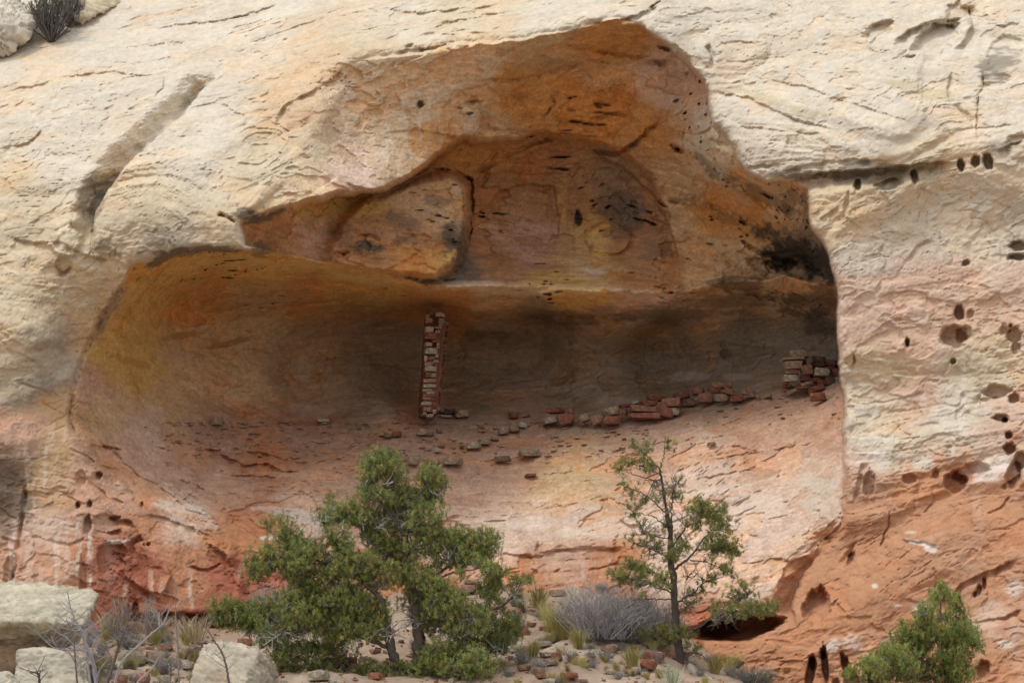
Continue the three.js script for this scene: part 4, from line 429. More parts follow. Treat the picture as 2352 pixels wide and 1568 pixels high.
// ---- tumbled blocks of the fallen wall
{
  const Z = (X, Y) => [1223 + X * .32, 771.5 + Y * .32], base = [[0, 650], [250, 640], [560, 640], [830, 602], [1000, 580], [1100, 500], [1250, 490], [1400, 478], [1560, 442], [1750, 440], [2000, 470], [2300, 470]];
  const by = X => { for (let k = 1; k < base.length; k++) if (X <= base[k][0]) return lerp(base[k - 1][1], base[k][1], (X - base[k - 1][0]) / (base[k][0] - base[k - 1][0])); return 450; };
  const word = { red: 'dark red', brick: 'bright red', rust: 'orange brown', dark: 'dark brown', brown: 'brown', tan: 'tan', cream: 'cream', pale: 'whitish', pinkish: 'pinkish', grey: 'grey' };
  const rows = [[165, 537, 124, 36, 'red', 3, 'flat red slab lying behind the leftmost square block of the rubble row'], [277, 542, 54, 52, 'brick', -8, 'small upright red stone perched on the leftmost square red block'], [245, 600, 142, 80, 'brick', 0, 'square red block at the left end of the fallen rubble row'], [125, 606, 110, 56, 'cream', -14, 'cream angular stone left of the square red block'], [375, 592, 104, 60, 'tan', -20, 'tan tilted stone between square red block and pink wedge'], [355, 630, 46, 26, 'brick', 0, 'little orange red chip in front of the tan tilted stone'], [460, 600, 92, 84, 'pinkish', -24, 'pinkish wedge shaped stone leaning left in the rubble row'], [565, 607, 140, 68, 'brick', -4, 'low orange red block right of the pinkish wedge stone'], [570, 542, 136, 74, 'tan', -12, 'large tan rounded stone behind the low orange red block'], [665, 500, 92, 26, 'red', -5, 'thin dark red slab on top beside the large tan rounded stone'], [660, 544, 52, 54, 'red', 0, 'small dark red block wedged against the large tan rounded stone'], [780, 528, 204, 56, 'rust', 3, 'long brownish block resting on the longest bright red slab'], [825, 577, 248, 46, 'brick', 2, 'longest bright red slab lying at the foot of the rubble row'], [955, 548, 112, 76, 'brick', 14, 'tilted red stone against the right end of the longest slab'], [1020, 541, 92, 60, 'cream', 0, 'crumbly cream stone right of the tilted red stone'], [996, 480, 152, 70, 'rust', 0, 'big rounded reddish brown block in the middle of the heap'],
    [830, 484, 152, 46, 'red', -3, 'dark red slab second from the top on the left heap'], [890, 444, 172, 52, 'red', 3, 'topmost dark red slab of the left heap'], [735, 480, 74, 26, 'cream', -10, 'thin cream stone at the back of the left heap'], [1070, 430, 144, 46, 'dark', -8, 'dark brown slab bridging the two rubble heaps'], [1120, 472, 102, 58, 'brown', -4, 'brown block under the bridging dark slab'], [1190, 398, 106, 56, 'brick', -5, 'bright red block left of the right heap summit'], [1245, 446, 112, 74, 'rust', -3, 'tall reddish brown block supporting the right heap'], [1305, 388, 102, 50, 'red', 0, 'dark red block under the summit slab of the right heap'], [1355, 356, 166, 44, 'rust', 3, 'summit slab of the right rubble heap'], [1405, 400, 98, 48, 'brick', 18, 'bright red block sliding right off the right heap'], [1358, 444, 102, 60, 'tan', 0, 'tan square block at the bottom of the right heap'], [1465, 450, 102, 44, 'red', 0, 'low dark red block at the right end of the right heap'], [1545, 406, 108, 40, 'pinkish', 3, 'pinkish brick shaped block apart from the right heap'], [1562, 428, 84, 34, 'grey', 0, 'grey stone before the pinkish brick shaped block'], [1620, 434, 28, 22, 'tan', 0, 'tiny tan pebble right of the grey stone'], [1700, 426, 44, 26, 'grey', 0, 'small grey stone midway to the ruined wall'], [1176, 455, 26, 22, 'cream', 0, 'tiny cream stone wedged inside the right heap'], [2050, 436, 118, 64, 'brick', -7, 'single bright red brick shaped block below the ruined wall']];
  rows.forEach(([X, Y, w, h, mat, tilt, label]) => { const [px] = Z(X, Y), b = by(X), lift = clamp((b - (Y + h / 2)) / 60, 0, 3); stone('sandstone_block', label, 'stone block', 'blocks fallen from the ruined wall', ...Z(X, Y), w * .32, h * .32, cliffD(px, Z(X, b)[1]) - 0.16 + 0.10 * lift, tilt, mat, { yaw: ((X * 13) % 11 - 5) * 0.06, jag: 0.26, cham: 0.26 }); });
  // loose stones on the ledge
  const Q = (X, Y) => [776 + X * .34, 517.4 + Y * .34], loose = [[840, 1272, 96, 56, 'tan', 'round tan boulder right of the tall masonry foot'], [760, 1258, 84, 36, 'dark', 'dark red slab between masonry foot and round tan boulder'], [735, 1290, 82, 20, 'cream', 'thin cream slab lying before the dark red slab'], [705, 1250, 62, 38, 'grey', 'grey stone against the foot of the tall masonry'], [1190, 1282, 76, 48, 'red', 'lone red stone against the alcove back wall'], [1270, 1282, 50, 18, 'tan', 'flat tan stone right of the lone red stone'], [1245, 1352, 66, 34, 'pale', 'whitish stone casting a dark gap on the ledge'], [1120, 1386, 84, 54, 'tan', 'tan wedge left of the whitish stone'], [1190, 1378, 74, 38, 'tan', 'tan slab touching the whitish stone'], [1060, 1440, 62, 26, 'tan', 'flat tan stone left of the tan wedge'], [920, 1486, 104, 52, 'cream', 'largest cream block lying on the ledge'], [990, 1462, 84, 44, 'tan', 'tan stone behind the largest cream block'], [675, 1520, 52, 28, 'cream', 'small cream stone left of the largest cream block'], [570, 1396, 72, 46, 'tan', 'tan stone on the ledge left of the masonry'], [620, 1408, 52, 30, 'brown', 'brown stone touching the tan stone left of the masonry'], [685, 1386, 42, 30, 'brown', 'small brown stone below the masonry foot'], [400, 1408, 62, 40, 'red', 'lone dark red stone on the left ledge'], [335, 1420, 62, 28, 'brown', 'brown stone left of the lone dark red stone'], [510, 1560, 84, 24, 'cream', 'long low cream stone above the juniper top'], [1290, 1538, 150, 46, 'tan', 'long tan slab jutting from the ledge'], [780, 1500, 34, 16, 'tan', 'tan chip left of the largest cream block'], [700, 1492, 44, 14, 'rust', 'thin orange chip above the small cream stone'], [780, 1595, 134, 50, 'tan', 'squared tan block lowest on the ledge'], [510, 1586, 92, 66, 'tan', 'upright tan stone beside the juniper top'], [700, 1595, 62, 40, 'pinkish', 'pinkish stone left of the squared tan block'], [640, 1600, 84, 30, 'pinkish', 'flat pinkish slab beside the upright tan stone'], [1110, 1577, 124, 46, 'brown', 'brown peaked stone below the long tan slab'], [1305, 1686, 92, 20, 'rust', 'thin orange slab low on the bare ledge']];
  for (const [X, Y, w, h, mat, label] of loose) { const [px, py] = Q(X, Y); stone('loose_stone', label, 'stone', 'loose stones on the alcove ledge', px, py, w * .34, h * .34, cliffD(px, py + h * .17) - w * .34 * 0.0022, (X % 9) - 4, mat, { jag: 0.22, cham: 0.3 }); }
  stone('loose_stone', 'angular tan stone alone on the left ledge', 'stone', 'loose stones on the alcove ledge', 498, 967, 28, 22, cliffD(498, 978) - 0.05, 0, 'tan', { jag: 0.3 });
  stone('loose_stone', 'flat whitish stone at the foot of the left back wall', 'stone', 'loose stones on the alcove ledge', 742, 966, 30, 8, cliffD(742, 970) - 0.05, 0, 'pale', { jag: 0.3 });
  stone('loose_stone', 'small tan stone on the bare rock below the ruined wall', 'stone', 'loose stones on the alcove ledge', 1635, 1019, 22, 8, cliffD(1635, 1023) - 0.04, -8, 'tan', { jag: 0.3 });
}
{ // thin plates and chips shed on the ledge
  const r = rng(5150), geo = blockGeo(6, 0.15, 0.018, 0.11, 0.35, 0.3), N = 800, inst = shade(new THREE.InstancedMesh(geo, stoneMat('chip', [.56, .385, .285]), N)), m4 = new THREE.Matrix4(), e = new THREE.Euler(), q = new THREE.Quaternion(), c = new THREE.Color();
  for (let k = 0; k < N; k++) { const zone = r(), px = zone < .5 ? lerp(330, 1000, r()) : zone < .8 ? lerp(900, 1500, r()) : lerp(1250, 1930, r()), b = 962 - 70 * sstep(1300, 1900, px), py = b + 8 + (zone < .5 ? 120 : 100) * Math.pow(r(), 1.8) * (0.4 + 0.9 * (0.5 + 0.5 * noise(px * 0.02, 3, 1))), s = 0.2 + 1.1 * Math.pow(r(), 4), p = cliffAt(px, py, 0.004); e.set(0.15 + 0.3 * (r() - .5), r() * 6.3, 0.4 * (r() - .5)); m4.compose(p, q.setFromEuler(e), V3(s, s * (0.6 + 0.6 * r()), s)); inst.setMatrixAt(k, m4); const t = [[1, .95, .9], [.95, .8, .7], [1.1, 1.1, 1.05], [1, .9, .85]][Math.floor(r() * 4)], v = 0.7 + .5 * r(); inst.setColorAt(k, c.setRGB(t[0] * v, t[1] * v, t[2] * v)); }
  inst.name = 'rock_chips'; tag(inst, 'thin rock chips and plates littering the alcove ledge', 'rock chips', null, 'stuff'); scene.add(inst);
}
// ---- boulders: hull of surveyed corners, broken down and roughened
function boulder(name, label, grp, corners, mat0, seed, opt = {}) {
  const pts = corners.map(c => at(c[0], c[1], c[2])), mid = pts.reduce((a, b) => a.add(b.clone().multiplyScalar(1 / pts.length)), new THREE.Vector3()); mid.y = Math.min(...pts.map(p => p.y));
  let tri = []; { const p = new ConvexGeometry(pts.map(q => q.clone().sub(mid))).attributes.position; for (let i = 0; i < p.count; i++) tri.push([p.getX(i), p.getY(i), p.getZ(i)]); }
  const cut = opt.cut || 0.05;
  for (let pass = 0; pass < 7; pass++) { const out = []; let any = false; const L = (a, b) => Math.hypot(a[0] - b[0], a[1] - b[1], a[2] - b[2]), M = (a, b) => { const s = a[0] < b[0] || (a[0] === b[0] && a[1] < b[1]) || (a[0] === b[0] && a[1] === b[1] && a[2] < b[2]); const [p, q] = s ? [a, b] : [b, a]; return [(p[0] + q[0]) / 2, (p[1] + q[1]) / 2, (p[2] + q[2]) / 2]; };
    for (let i = 0; i < tri.length; i += 3) { const v = [tri[i], tri[i + 1], tri[i + 2]], l = [L(v[0], v[1]), L(v[1], v[2]), L(v[2], v[0])], b = l.map(x => x > cut), n = b[0] + b[1] + b[2];
      if (!n) { out.push(...v); continue; } any = true;
      const m = [M(v[0], v[1]), M(v[1], v[2]), M(v[2], v[0])];
      if (n === 3) out.push(v[0], m[0], m[2], m[0], v[1], m[1], m[2], m[1], v[2], m[0], m[1], m[2]);
      else if (n === 1) { const k = b.indexOf(true), A = v[k], B = v[(k + 1) % 3], C = v[(k + 2) % 3]; out.push(A, m[k], C, m[k], B, C); }
      else { const k = b.indexOf(false), A = v[k], B = v[(k + 1) % 3], C = v[(k + 2) % 3], mb = m[(k + 1) % 3], mc = m[(k + 2) % 3]; out.push(mb, C, mc, A, B, mb, A, mb, mc); } }
    tri = out; if (!any) break; }
  let g = new THREE.BufferGeometry(); g.setAttribute('position', new THREE.Float32BufferAttribute(tri.flat(), 3)); g = mergeVertices(g, 1e-5); g.computeVertexNormals();
  const p = g.attributes.position, n = g.attributes.normal, cs = [], a = opt.amp ?? 0.05, bedding = opt.bed ?? 1;
  for (let i = 0; i < p.count; i++) {
    const x = p.getX(i) + seed * 7, y = p.getY(i), z = p.getZ(i), up = y + (opt.dip ?? 0.2) * p.getX(i), ly = fbm(x * 1.2, up * 9, z * 1.2, 3) * bedding, m = fbm(x * 2, y * 2, z * 2, 4), f = fbm(x * 9, y * 9, z * 9, 3), q = fbm(x * 1.5, up * 5 + 7, z * 1.5, 3) * 5, st = Math.floor(q) + sstep(0, 0.15, q - Math.floor(q)) - q;
    const h = a * (1.6 * m + 1.3 * ly + 1.8 * st + 0.4 * f) + 0.003 * noise(x * 40, y * 40, z * 40);
    p.setXYZ(i, p.getX(i) + n.getX(i) * h, y + n.getY(i) * h, p.getZ(i) + n.getZ(i) * h);
    let v = 1 + 0.55 * ly + 0.25 * m + 0.4 * f + 0.12 * noise(x * 30, y * 30, z * 30), c = mat0.map(k => k * v);
    const w = sstep(0.12, 0.5, fbm(x * 1.3 + 40, y * 2.6, z * 1.3, 4)) * (opt.stain ?? 0.6); c = c.map((k, j) => lerp(k, [.3, .2, .12][j] * v, w));
    const l = sstep(0.3, 0.5, fbm(x * 3.3 + 90, up * 6, z * 3.3, 3)) * (opt.varnish ?? 0.3); c = c.map((k, j) => lerp(k, [.10, .085, .075][j], l));
    cs.push(...c);
  }
  g.setAttribute('color', new THREE.Float32BufferAttribute(cs, 3)); g.computeVertexNormals();
  const o = mesh(name, g, rockMat); o.position.copy(mid); return tag(o, label, 'boulder', grp);
}
const rockMat = new THREE.MeshStandardMaterial({ vertexColors: true, roughness: 0.95 });
boulder('boulder', 'big tilted cream sandstone slab at the lower left', 'boulders below the cliff', [[-90, 1338, 46.3], [60, 1340, 46.3], [205, 1357, 46.0], [222, 1368, 45.7], [-90, 1425, 44.7], [100, 1428, 44.5], [188, 1436, 44.6], [170, 1478, 45.4], [112, 1494, 45.4], [-90, 1452, 45.1], [215, 1390, 46.4], [-90, 1370, 46.8], [190, 1440, 46.2]], [.43, .385, .285], 1, { amp: 0.03, cut: 0.045, dip: -0.1, varnish: 0.4 });
boulder('boulder', 'reddish brown boulder propping up the big tilted slab', 'boulders below the cliff', [[-60, 1480, 45.4], [20, 1452, 45.3], [75, 1475, 45.2], [108, 1520, 45.2], [110, 1600, 45.0], [-60, 1620, 45.0], [60, 1480, 46.2], [110, 1560, 46.2], [-60, 1500, 46.4]], [.40, .28, .185], 2, { amp: 0.03, varnish: 0.35 });
boulder('boulder', 'squared pale block in front of the reddish brown boulder', 'boulders below the cliff', [[42, 1494, 44.0], [105, 1490, 44.2], [165, 1502, 44.0], [195, 1512, 44.3], [38, 1590, 43.4], [200, 1600, 43.5], [40, 1500, 44.9], [190, 1515, 45.0], [195, 1600, 44.8]], [.40, .36, .275], 3, { amp: 0.022, varnish: 0.3, cut: 0.04 });
boulder('boulder', 'large blotched boulder with a dark right side left of the juniper', 'boulders below the cliff', [[470, 1485, 43.9], [500, 1476, 44.0], [560, 1484, 43.7], [592, 1500, 43.6], [440, 1560, 43.2], [430, 1640, 42.9], [575, 1640, 42.7], [560, 1560, 43.0], [640, 1560, 44.2], [655, 1640, 44.0], [620, 1515, 44.3], [540, 1490, 44.7]], [.40, .35, .265], 4, { amp: 0.026, varnish: 0.75, dip: 0.5, cut: 0.04 });
boulder('boulder', 'pale rock cut by the lower left corner', 'boulders below the cliff', [[-60, 1550, 43.0], [20, 1545, 43.0], [42, 1562, 42.9], [40, 1640, 42.6], [-60, 1640, 42.5], [0, 1555, 43.7], [40, 1600, 43.6]], [.42, .38, .30], 5, { amp: 0.024 });
{ const d = cliffD(30, 124); boulder('boulder', 'pale rounded boulder perched at the top left corner', null, [[-60, -20, d + 2.6], [-60, 20, d + .6], [10, -6, d + 1.6], [40, 2, d + 1.0], [62, 18, d + .7], [80, 30, d + .6], [76, 48, d + .2], [60, 78, d - .1], [22, 116, d - .1], [0, 122, d - .1], [-60, 118, d], [-60, 60, d - .2], [10, 60, d - .25], [60, 60, d + 1.4], [40, 90, d + 1.2]], [.56, .51, .42], 6, { amp: 0.06, cut: 0.06 }); }
{ const d = cliffD(230, 46); boulder('boulder', 'smaller tan boulder behind the dark bush at the top', null, [[170, 40, d - .1], [182, 2, d + .5], [200, -20, d + 1], [255, -14, d + .8], [280, 0, d + .7], [262, 14, d + .3], [215, 34, d - .05], [190, 48, d - .1], [230, 20, d + 1.2]], [.54, .45, .31], 7, { amp: 0.05, cut: 0.06 }); }
// ---- rocks lying on the talus
{
  const T = (X, Y) => [776 + X * .34, 1034.9 + Y * .34], U = (X, Y) => [X * .34, 1034.9 + Y * .34];
  const big = [[T(1390, 1302), 112, 44, 'pale', 'pale flat rock below the yellow grass, right of the juniper'], [T(1480, 1394), 72, 58, 'brick', 'red stone below the pale flat rock'], [T(1562, 1518), 122, 46, 'brick', 'flat orange red slab near the bottom edge, between juniper and pinyon'], [T(1440, 1428), 84, 36, 'tan', 'tan stone left of the red stone on the talus'], [T(1430, 1372), 132, 34, 'cream', 'cream slab lying over the tan talus stone'], [T(2140, 1388), 134, 58, 'red', 'dark red rock at the pinyon foot'], [T(2092, 1442), 130, 80, 'brick', 'bulky red rock left of the pinyon foot'], [T(1680, 1412), 84, 26, 'pinkish', 'thin pinkish slab among the grey shrubs'], [T(1720, 1162), 74, 52, 'rust', 'rusty stone half hidden in the leafless shrub'], [T(1210, 1334), 124, 52, 'pale', 'whitish rock at the right edge of the juniper'], [T(1780, 912), 94, 30, 'cream', 'cream stone at the cliff foot behind the leafless shrub'], [T(862, 932), 140, 62, 'pinkish', 'pinkish boulder at the cliff foot right of the juniper trunk'], [T(900, 884), 100, 30, 'tan', 'flat tan stone on top of the pinkish cliff foot boulder'], [T(60, 1424), 140, 72, 'red', 'red rock seen under the juniper branches'], [T(1005, 960), 70, 40, 'rust', 'rusty block at the cliff foot beside the yellow grass'], [T(1480, 960), 120, 46, 'tan', 'tan ledge stone above the yellow grass'], [T(2260, 1375), 100, 56, 'rust', 'rusty rock right behind the pinyon trunk'],
    [U(1120, 1330), 112, 32, 'brick', 'orange red slab beyond the dead branches'], [U(1340, 1338), 62, 30, 'brick', 'small orange slab left of the blotched boulder'], [U(910, 1398), 152, 92, 'cream', 'rounded cream rock behind the dead snag'], [U(1032, 1392), 152, 88, 'tan', 'tan rock right of the rounded cream rock'], [U(1180, 1424), 104, 52, 'cream', 'cream stone between tan rock and blotched boulder'], [U(690, 1432), 140, 84, 'tan', 'ochre tan rock right of the squared pale block'], [U(1270, 1450), 90, 50, 'pale', 'pale stone beside the blotched boulder'], [U(960, 1540), 120, 70, 'pinkish', 'pinkish rock at the bottom among dead branches'], [U(1110, 1545), 90, 60, 'cream', 'cream rock at the bottom edge left of the blotched boulder'], [U(820, 1545), 110, 60, 'rust', 'rusty rock at the bottom edge among dead branches'], [U(2200, 1440), 180, 80, 'brick', 'red rock under the lower left juniper limb'], [U(2150, 1520), 140, 70, 'cream', 'cream rock under the lowest juniper limb'], [U(2300, 1400), 100, 50, 'rust', 'rusty rock beside the juniper trunk']];
  for (const [[px, py], w, h, mat, label] of big) { const D = Math.min(groundHit(px, py + h * .17), cliffD(px, py) - 0.1); stone('talus_rock', label, 'rock', 'rocks on the slope below the alcove', px, py, w * .34, h * .34, D, (px % 13) - 6, mat, { jag: 0.24, cham: 0.3 }); }
  const r = rng(4242), mats = ['brick', 'rust', 'cream', 'pale', 'tan', 'pinkish', 'red', 'cream'], names = { brick: 'orange red', rust: 'rusty', cream: 'cream', pale: 'whitish', tan: 'tan', pinkish: 'pinkish', red: 'dark red' };
  const where = (x, y) => (y > 1520 ? 'low down ' : '') + (x < 430 ? 'among the dead branches' : x < 660 ? 'beside the blotched boulder' : x < 860 ? 'under the left juniper limbs' : x < 1040 ? 'around the juniper trunks' : x < 1200 ? 'under the right juniper limbs' : x < 1330 ? 'near the yellow grass tufts' : x < 1460 ? 'before the leafless shrub' : 'near the pinyon foot');
  for (let k = 0; k < 270; k++) {
    const px = k < 190 ? lerp(640, 1640, r()) : lerp(190, 660, r()), py = k < 190 ? lerp(1390, 1570, Math.pow(r(), 0.8)) : lerp(1470, 1570, r()), s = 8 + 30 * Math.pow(r(), 3), mat = mats[Math.floor(r() * 8)], D = groundHit(px, py); if (D > cliffD(px, py) - 0.2) continue;
    stone('small_stone', 'small ' + names[mat] + ' stone ' + where(px, py), 'stone', 'small stones scattered on the slope', px, py - s * 0.12, s, s * (0.35 + 0.3 * r()), D, (r() - .5) * 20, mat, { jag: 0.25, cham: 0.3, yaw: r() * 6 });
  }
  // gravel
  const geo = blockGeo(5, 0.05, 0.025, 0.045, 0.25, 0.3), inst = shade(new THREE.InstancedMesh(geo, SM_.tan, 9000)), m4 = new THREE.Matrix4(), e = new THREE.Euler(), q = new THREE.Quaternion(); const cc = new THREE.Color();
  for (let k = 0; k < 9000; k++) { const x = lerp(-8, 8, r()), z = -lerp(41, 51.5, r()), s = 0.2 + 1.3 * Math.pow(r(), 5); e.set(r() * .5, r() * 6.3, r() * .5); m4.compose(new THREE.Vector3(x, groundY(x, z) - 0.004, z), q.setFromEuler(e), new THREE.Vector3(s, s, s)); inst.setMatrixAt(k, m4); const c = [[1, .55, .42], [1.1, 1.05, .95], [.95, .9, .8], [1, .75, .6]][Math.floor(r() * 4)], v = 0.7 + .5 * r(); inst.setColorAt(k, cc.setRGB(c[0] * v, c[1] * v, c[2] * v)); }
  inst.name = 'gravel'; tag(inst, 'pale and reddish gravel strewn over the slope', 'gravel', null, 'stuff'); scene.add(inst);
}
console.log('stones ready');
// ================================================================= PLANTS
class Wood { // gathers tapered limbs, blades and leaves into one mesh
  constructor() { this.p = []; this.i = []; this.c = []; }
  tube(pts, r0, r1, sides = 5, col = [.2, .17, .14], rough = 0) {
    const n = pts.length, base = this.p.length / 3, t = new THREE.Vector3(), u = new THREE.Vector3(), v = new THREE.Vector3(), q = new THREE.Vector3();
    for (let k = 0; k < n; k++) {
      t.copy(pts[Math.min(k + 1, n - 1)]).sub(pts[Math.max(k - 1, 0)]).normalize(); u.set(0.31, 0.12, 0.94).cross(t); if (u.lengthSq() < 1e-4) u.set(1, 0, 0).cross(t); u.normalize(); v.crossVectors(t, u);
      const f = k / (n - 1), R = lerp(r0, r1, f);
      for (let s = 0; s < sides; s++) { const a = s / sides * 6.2832, rr = R * (1 + rough * noise(a * 1.3 + pts[0].x * 7, k * 0.35, pts[0].y * 3)); q.copy(pts[k]).addScaledVector(u, Math.cos(a) * rr).addScaledVector(v, Math.sin(a) * rr); this.p.push(q.x, q.y, q.z); const w = 1 + 0.3 * noise(a * 2, k * 0.6 + pts[0].x * 5, 3.3); this.c.push(col[0] * w, col[1] * w, col[2] * w); }
    }
    for (let k = 0; k < n - 1; k++) for (let s = 0; s < sides; s++) { const a = base + k * sides + s, b = base + k * sides + (s + 1) % sides; this.i.push(a, b, a + sides, b, b + sides, a + sides); }
  }
  blade(a, b, c, w, col) { // a bent grass blade from a over b to c
    const base = this.p.length / 3, d = new THREE.Vector3().subVectors(c, a), s = new THREE.Vector3(-d.z, 0, d.x); if (s.lengthSq() < 1e-8) s.set(1, 0, 0); s.normalize().multiplyScalar(w / 2); const x = s.x * Math.SQRT1_2 + w * 0.3;
    this.p.push(a.x - x, a.y, a.z, a.x + x, a.y, a.z, b.x - x * .8, b.y, b.z, b.x + x * .8, b.y, b.z, c.x, c.y, c.z); for (let k = 0; k < 5; k++) this.c.push(...col);
    this.i.push(base, base + 1, base + 2, base + 1, base + 3, base + 2, base + 2, base + 3, base + 4);
  }
  geo() { const g = new THREE.BufferGeometry(); g.setAttribute('position', new THREE.Float32BufferAttribute(this.p, 3)); g.setAttribute('color', new THREE.Float32BufferAttribute(this.c, 3)); g.setIndex(this.i); g.computeVertexNormals(); return g; }
}
const woodMat = new THREE.MeshStandardMaterial({ vertexColors: true, roughness: 0.95, side: THREE.DoubleSide });
const V = (x, y, z) => new THREE.Vector3(x, y, z);
function sprayGeo(seed, n, len, w, shoot) { // juniper spray: a short axis with scaly side shoots
  const r = rng(seed), W_ = new Wood(), ax = [V(0, 0, 0), V(0.1 * len, len * 0.55, 0), V(0, len, 0.05 * len)]; W_.tube(ax, w, w * 0.5, 3, [1, 1, 1]);
  for (let k = 0; k < n; k++) { const f = 0.1 + 0.9 * k / n, a = k * 2.4 + r(), l = shoot * (0.6 + 0.7 * r()), up = 0.45 + 0.5 * r(), o = V(0.1 * len * Math.sin(f * 3.1), len * f, 0), d = V(Math.cos(a) * l, l * up, Math.sin(a) * l), g = 0.75 + 0.5 * r(); W_.tube([o, o.clone().addScaledVector(d, 0.5), o.clone().add(d)], w * 1.5, w * 0.9, 3, [g, g, g]); }
  return W_.geo();
}
function needleGeo(seed, n, len, w) { const r = rng(seed), W_ = new Wood(); for (let k = 0; k < n; k++) { const a = r() * 6.283, e = -0.3 + 1.5 * r(), l = len * (0.6 + 0.6 * r()), o = V(0, len * 0.9 * r(), 0), d = V(Math.cos(a) * Math.cos(e) * l, Math.sin(e) * l, Math.sin(a) * Math.cos(e) * l), g = 0.75 + 0.5 * r(); W_.tube([o, o.clone().add(d)], w, w * 0.4, 3, [g, g, g]); } return W_.geo(); }
const leafMat = c => new THREE.MeshPhysicalMaterial({ color: C3(c), vertexColors: true, roughness: 0.85, side: THREE.DoubleSide });

function tree(o) {
  const r = rng(o.seed), root = group(o.name, at(o.limbs[0].p[0][0], o.limbs[0].p[0][1], o.D)); tag(root, o.label, 'tree', o.grp);
  const org = root.position, m = PXM(o.D), samples = [], trunk = new Wood(), boughs = new Wood(), twigs = new Wood(), dead = new Wood();
  const world = q => at(q[0], q[1], o.D + q[2]).sub(org);
  o.limbs.forEach((L, li) => {
    let d0 = 0; if (li && samples.length) { let b = 1e9; for (const s of samples) { const e = (s[0] - L.p[0][0]) ** 2 + (s[1] - L.p[0][1]) ** 2; if (e < b) { b = e; d0 = s[2]; } } }
    const d1 = d0 + (L.d ?? (r() - 0.5) * 1.5), n = L.p.length, ctrl = L.p.map(([x, y], k) => world([x, y, lerp(d0, d1, k / (n - 1))])), curve = new THREE.CatmullRomCurve3(ctrl), N = Math.max(6, n * 6), pts = curve.getPoints(N);
    pts.forEach((p, k) => { if (k && k < N) { const a = 0.02 + 0.02 * (L.r0 < 0.03); p.x += a * noise(k * 0.7, li, o.seed); p.y += a * noise(k * 0.7, li + 50, o.seed); p.z += 2 * a * noise(k * 0.7, li + 90, o.seed); } });
    (L.trunk ? trunk : boughs).tube(pts, L.r0 * (o.thick || 0.75), L.r1 * 0.8, L.trunk ? 10 : 6, L.col || o.bark, L.trunk ? 0.5 : 0.25);
    for (let k = 0; k <= 40; k++) { const f = k / 40, i = Math.min(n - 1.001, f * (n - 1)), a = Math.floor(i), g = i - a; samples.push([lerp(L.p[a][0], L.p[a + 1][0], g), lerp(L.p[a][1], L.p[a + 1][1], g), lerp(d0, d1, f), lerp(L.r0, L.r1, f)]); }
  });
  const more = []; o.limbs.forEach(L => { if (!L.trunk) for (let k = 0; k < (o.wisps ?? 7); k++) { const f = 0.3 + 0.7 * r(), i = Math.min(L.p.length - 1.001, f * (L.p.length - 1)), a = Math.floor(i), g = i - a; more.push([lerp(L.p[a][0], L.p[a + 1][0], g) + (r() - .5) * 44, lerp(L.p[a][1], L.p[a + 1][1], g) + (r() - .65) * 40, 8 + 10 * r(), 6 + 9 * r(), 0.8]); } });
  const leaf = [], nv = new THREE.Vector3();
  const twig = (a, b, ra, rb, W_, col) => { const mid = a.clone().lerp(b, 0.5), l = a.distanceTo(b); mid.x += (r() - .5) * .28 * l; mid.y += (r() - .6) * .3 * l; mid.z += (r() - .5) * .28 * l; W_.tube([a, a.clone().lerp(mid, 0.55).lerp(b, 0.1), mid, b], ra, rb, 4, col); return mid; };
  for (const [cx, cy, rx0, ry0, dens = 1] of [...o.clumps, ...more]) {
    const rx = rx0 * (o.puff || 1.3), ry = ry0 * (o.puff || 1.3);
    let best = samples[0], bd = 1e9; for (const s of samples) { const e = (s[0] - cx) ** 2 + (s[1] - cy) ** 2 + (s[3] > 0.06 ? 400 : 0); if (e < bd) { bd = e; best = s; } }
    const cd = best[2] + (r() - 0.5) * 0.5 + Math.sqrt(bd) * m * 0.2 * (r() - .5), dz = (rx + ry) / 2 * m * 0.95, A = world(best), nT = Math.max(4, Math.round((rx * ry) / (o.area || 60)));
    for (let k = 0; k < nT; k++) {
      const a = r() * 6.283, q = Math.pow(r(), 0.42) * (0.75 + 0.5 * r()), e = (r() * 2 - 1), E = world([cx + Math.cos(a) * q * rx, cy + Math.sin(a) * q * ry, cd + e * dz * Math.sqrt(Math.max(0.1, 1 - q * q * 0.8))]);
      const S = world([lerp(best[0], cx, 0.12 * r()), lerp(best[1], cy, 0.12 * r()), best[2]]); const mid = twig(k % 3 ? A : S, E, 0.009 * o.tw, 0.003 * o.tw, twigs, o.twigCol);
      const nS = Math.round(o.perTwig * dens * (0.7 + 0.6 * r()));
      for (let z = 0; z < nS; z++) { const f = 0.35 + 0.7 * Math.pow(r(), 0.7), base = f < 0.5 ? mid.clone().lerp(E, (f - 0.35) * 2) : mid.clone().lerp(E, Math.min(1.05, f)); const sc = o.scatter; nv.set((r() - .5) * sc, (r() - .45) * sc, (r() - .5) * sc); leaf.push([base.add(nv), r() * 6.28, (r() - .5) * 1.2, (r() - .5) * 1.2, 0.6 + 0.8 * r(), r(), nv.y / sc]); }
      if (r() < o.deadShare) { const B = mid.clone().add(V((r() - .5) * .35, (r() - .5) * .3, (r() - .5) * .35)); twig(mid, B, 0.005, 0.002, dead, o.deadCol); for (let z = 0; z < 2; z++) twig(mid.clone().lerp(B, .6), B.clone().add(V((r() - .5) * .2, (r() - .5) * .2, (r() - .5) * .2)), 0.003, 0.0015, dead, o.deadCol); }
    }
  }
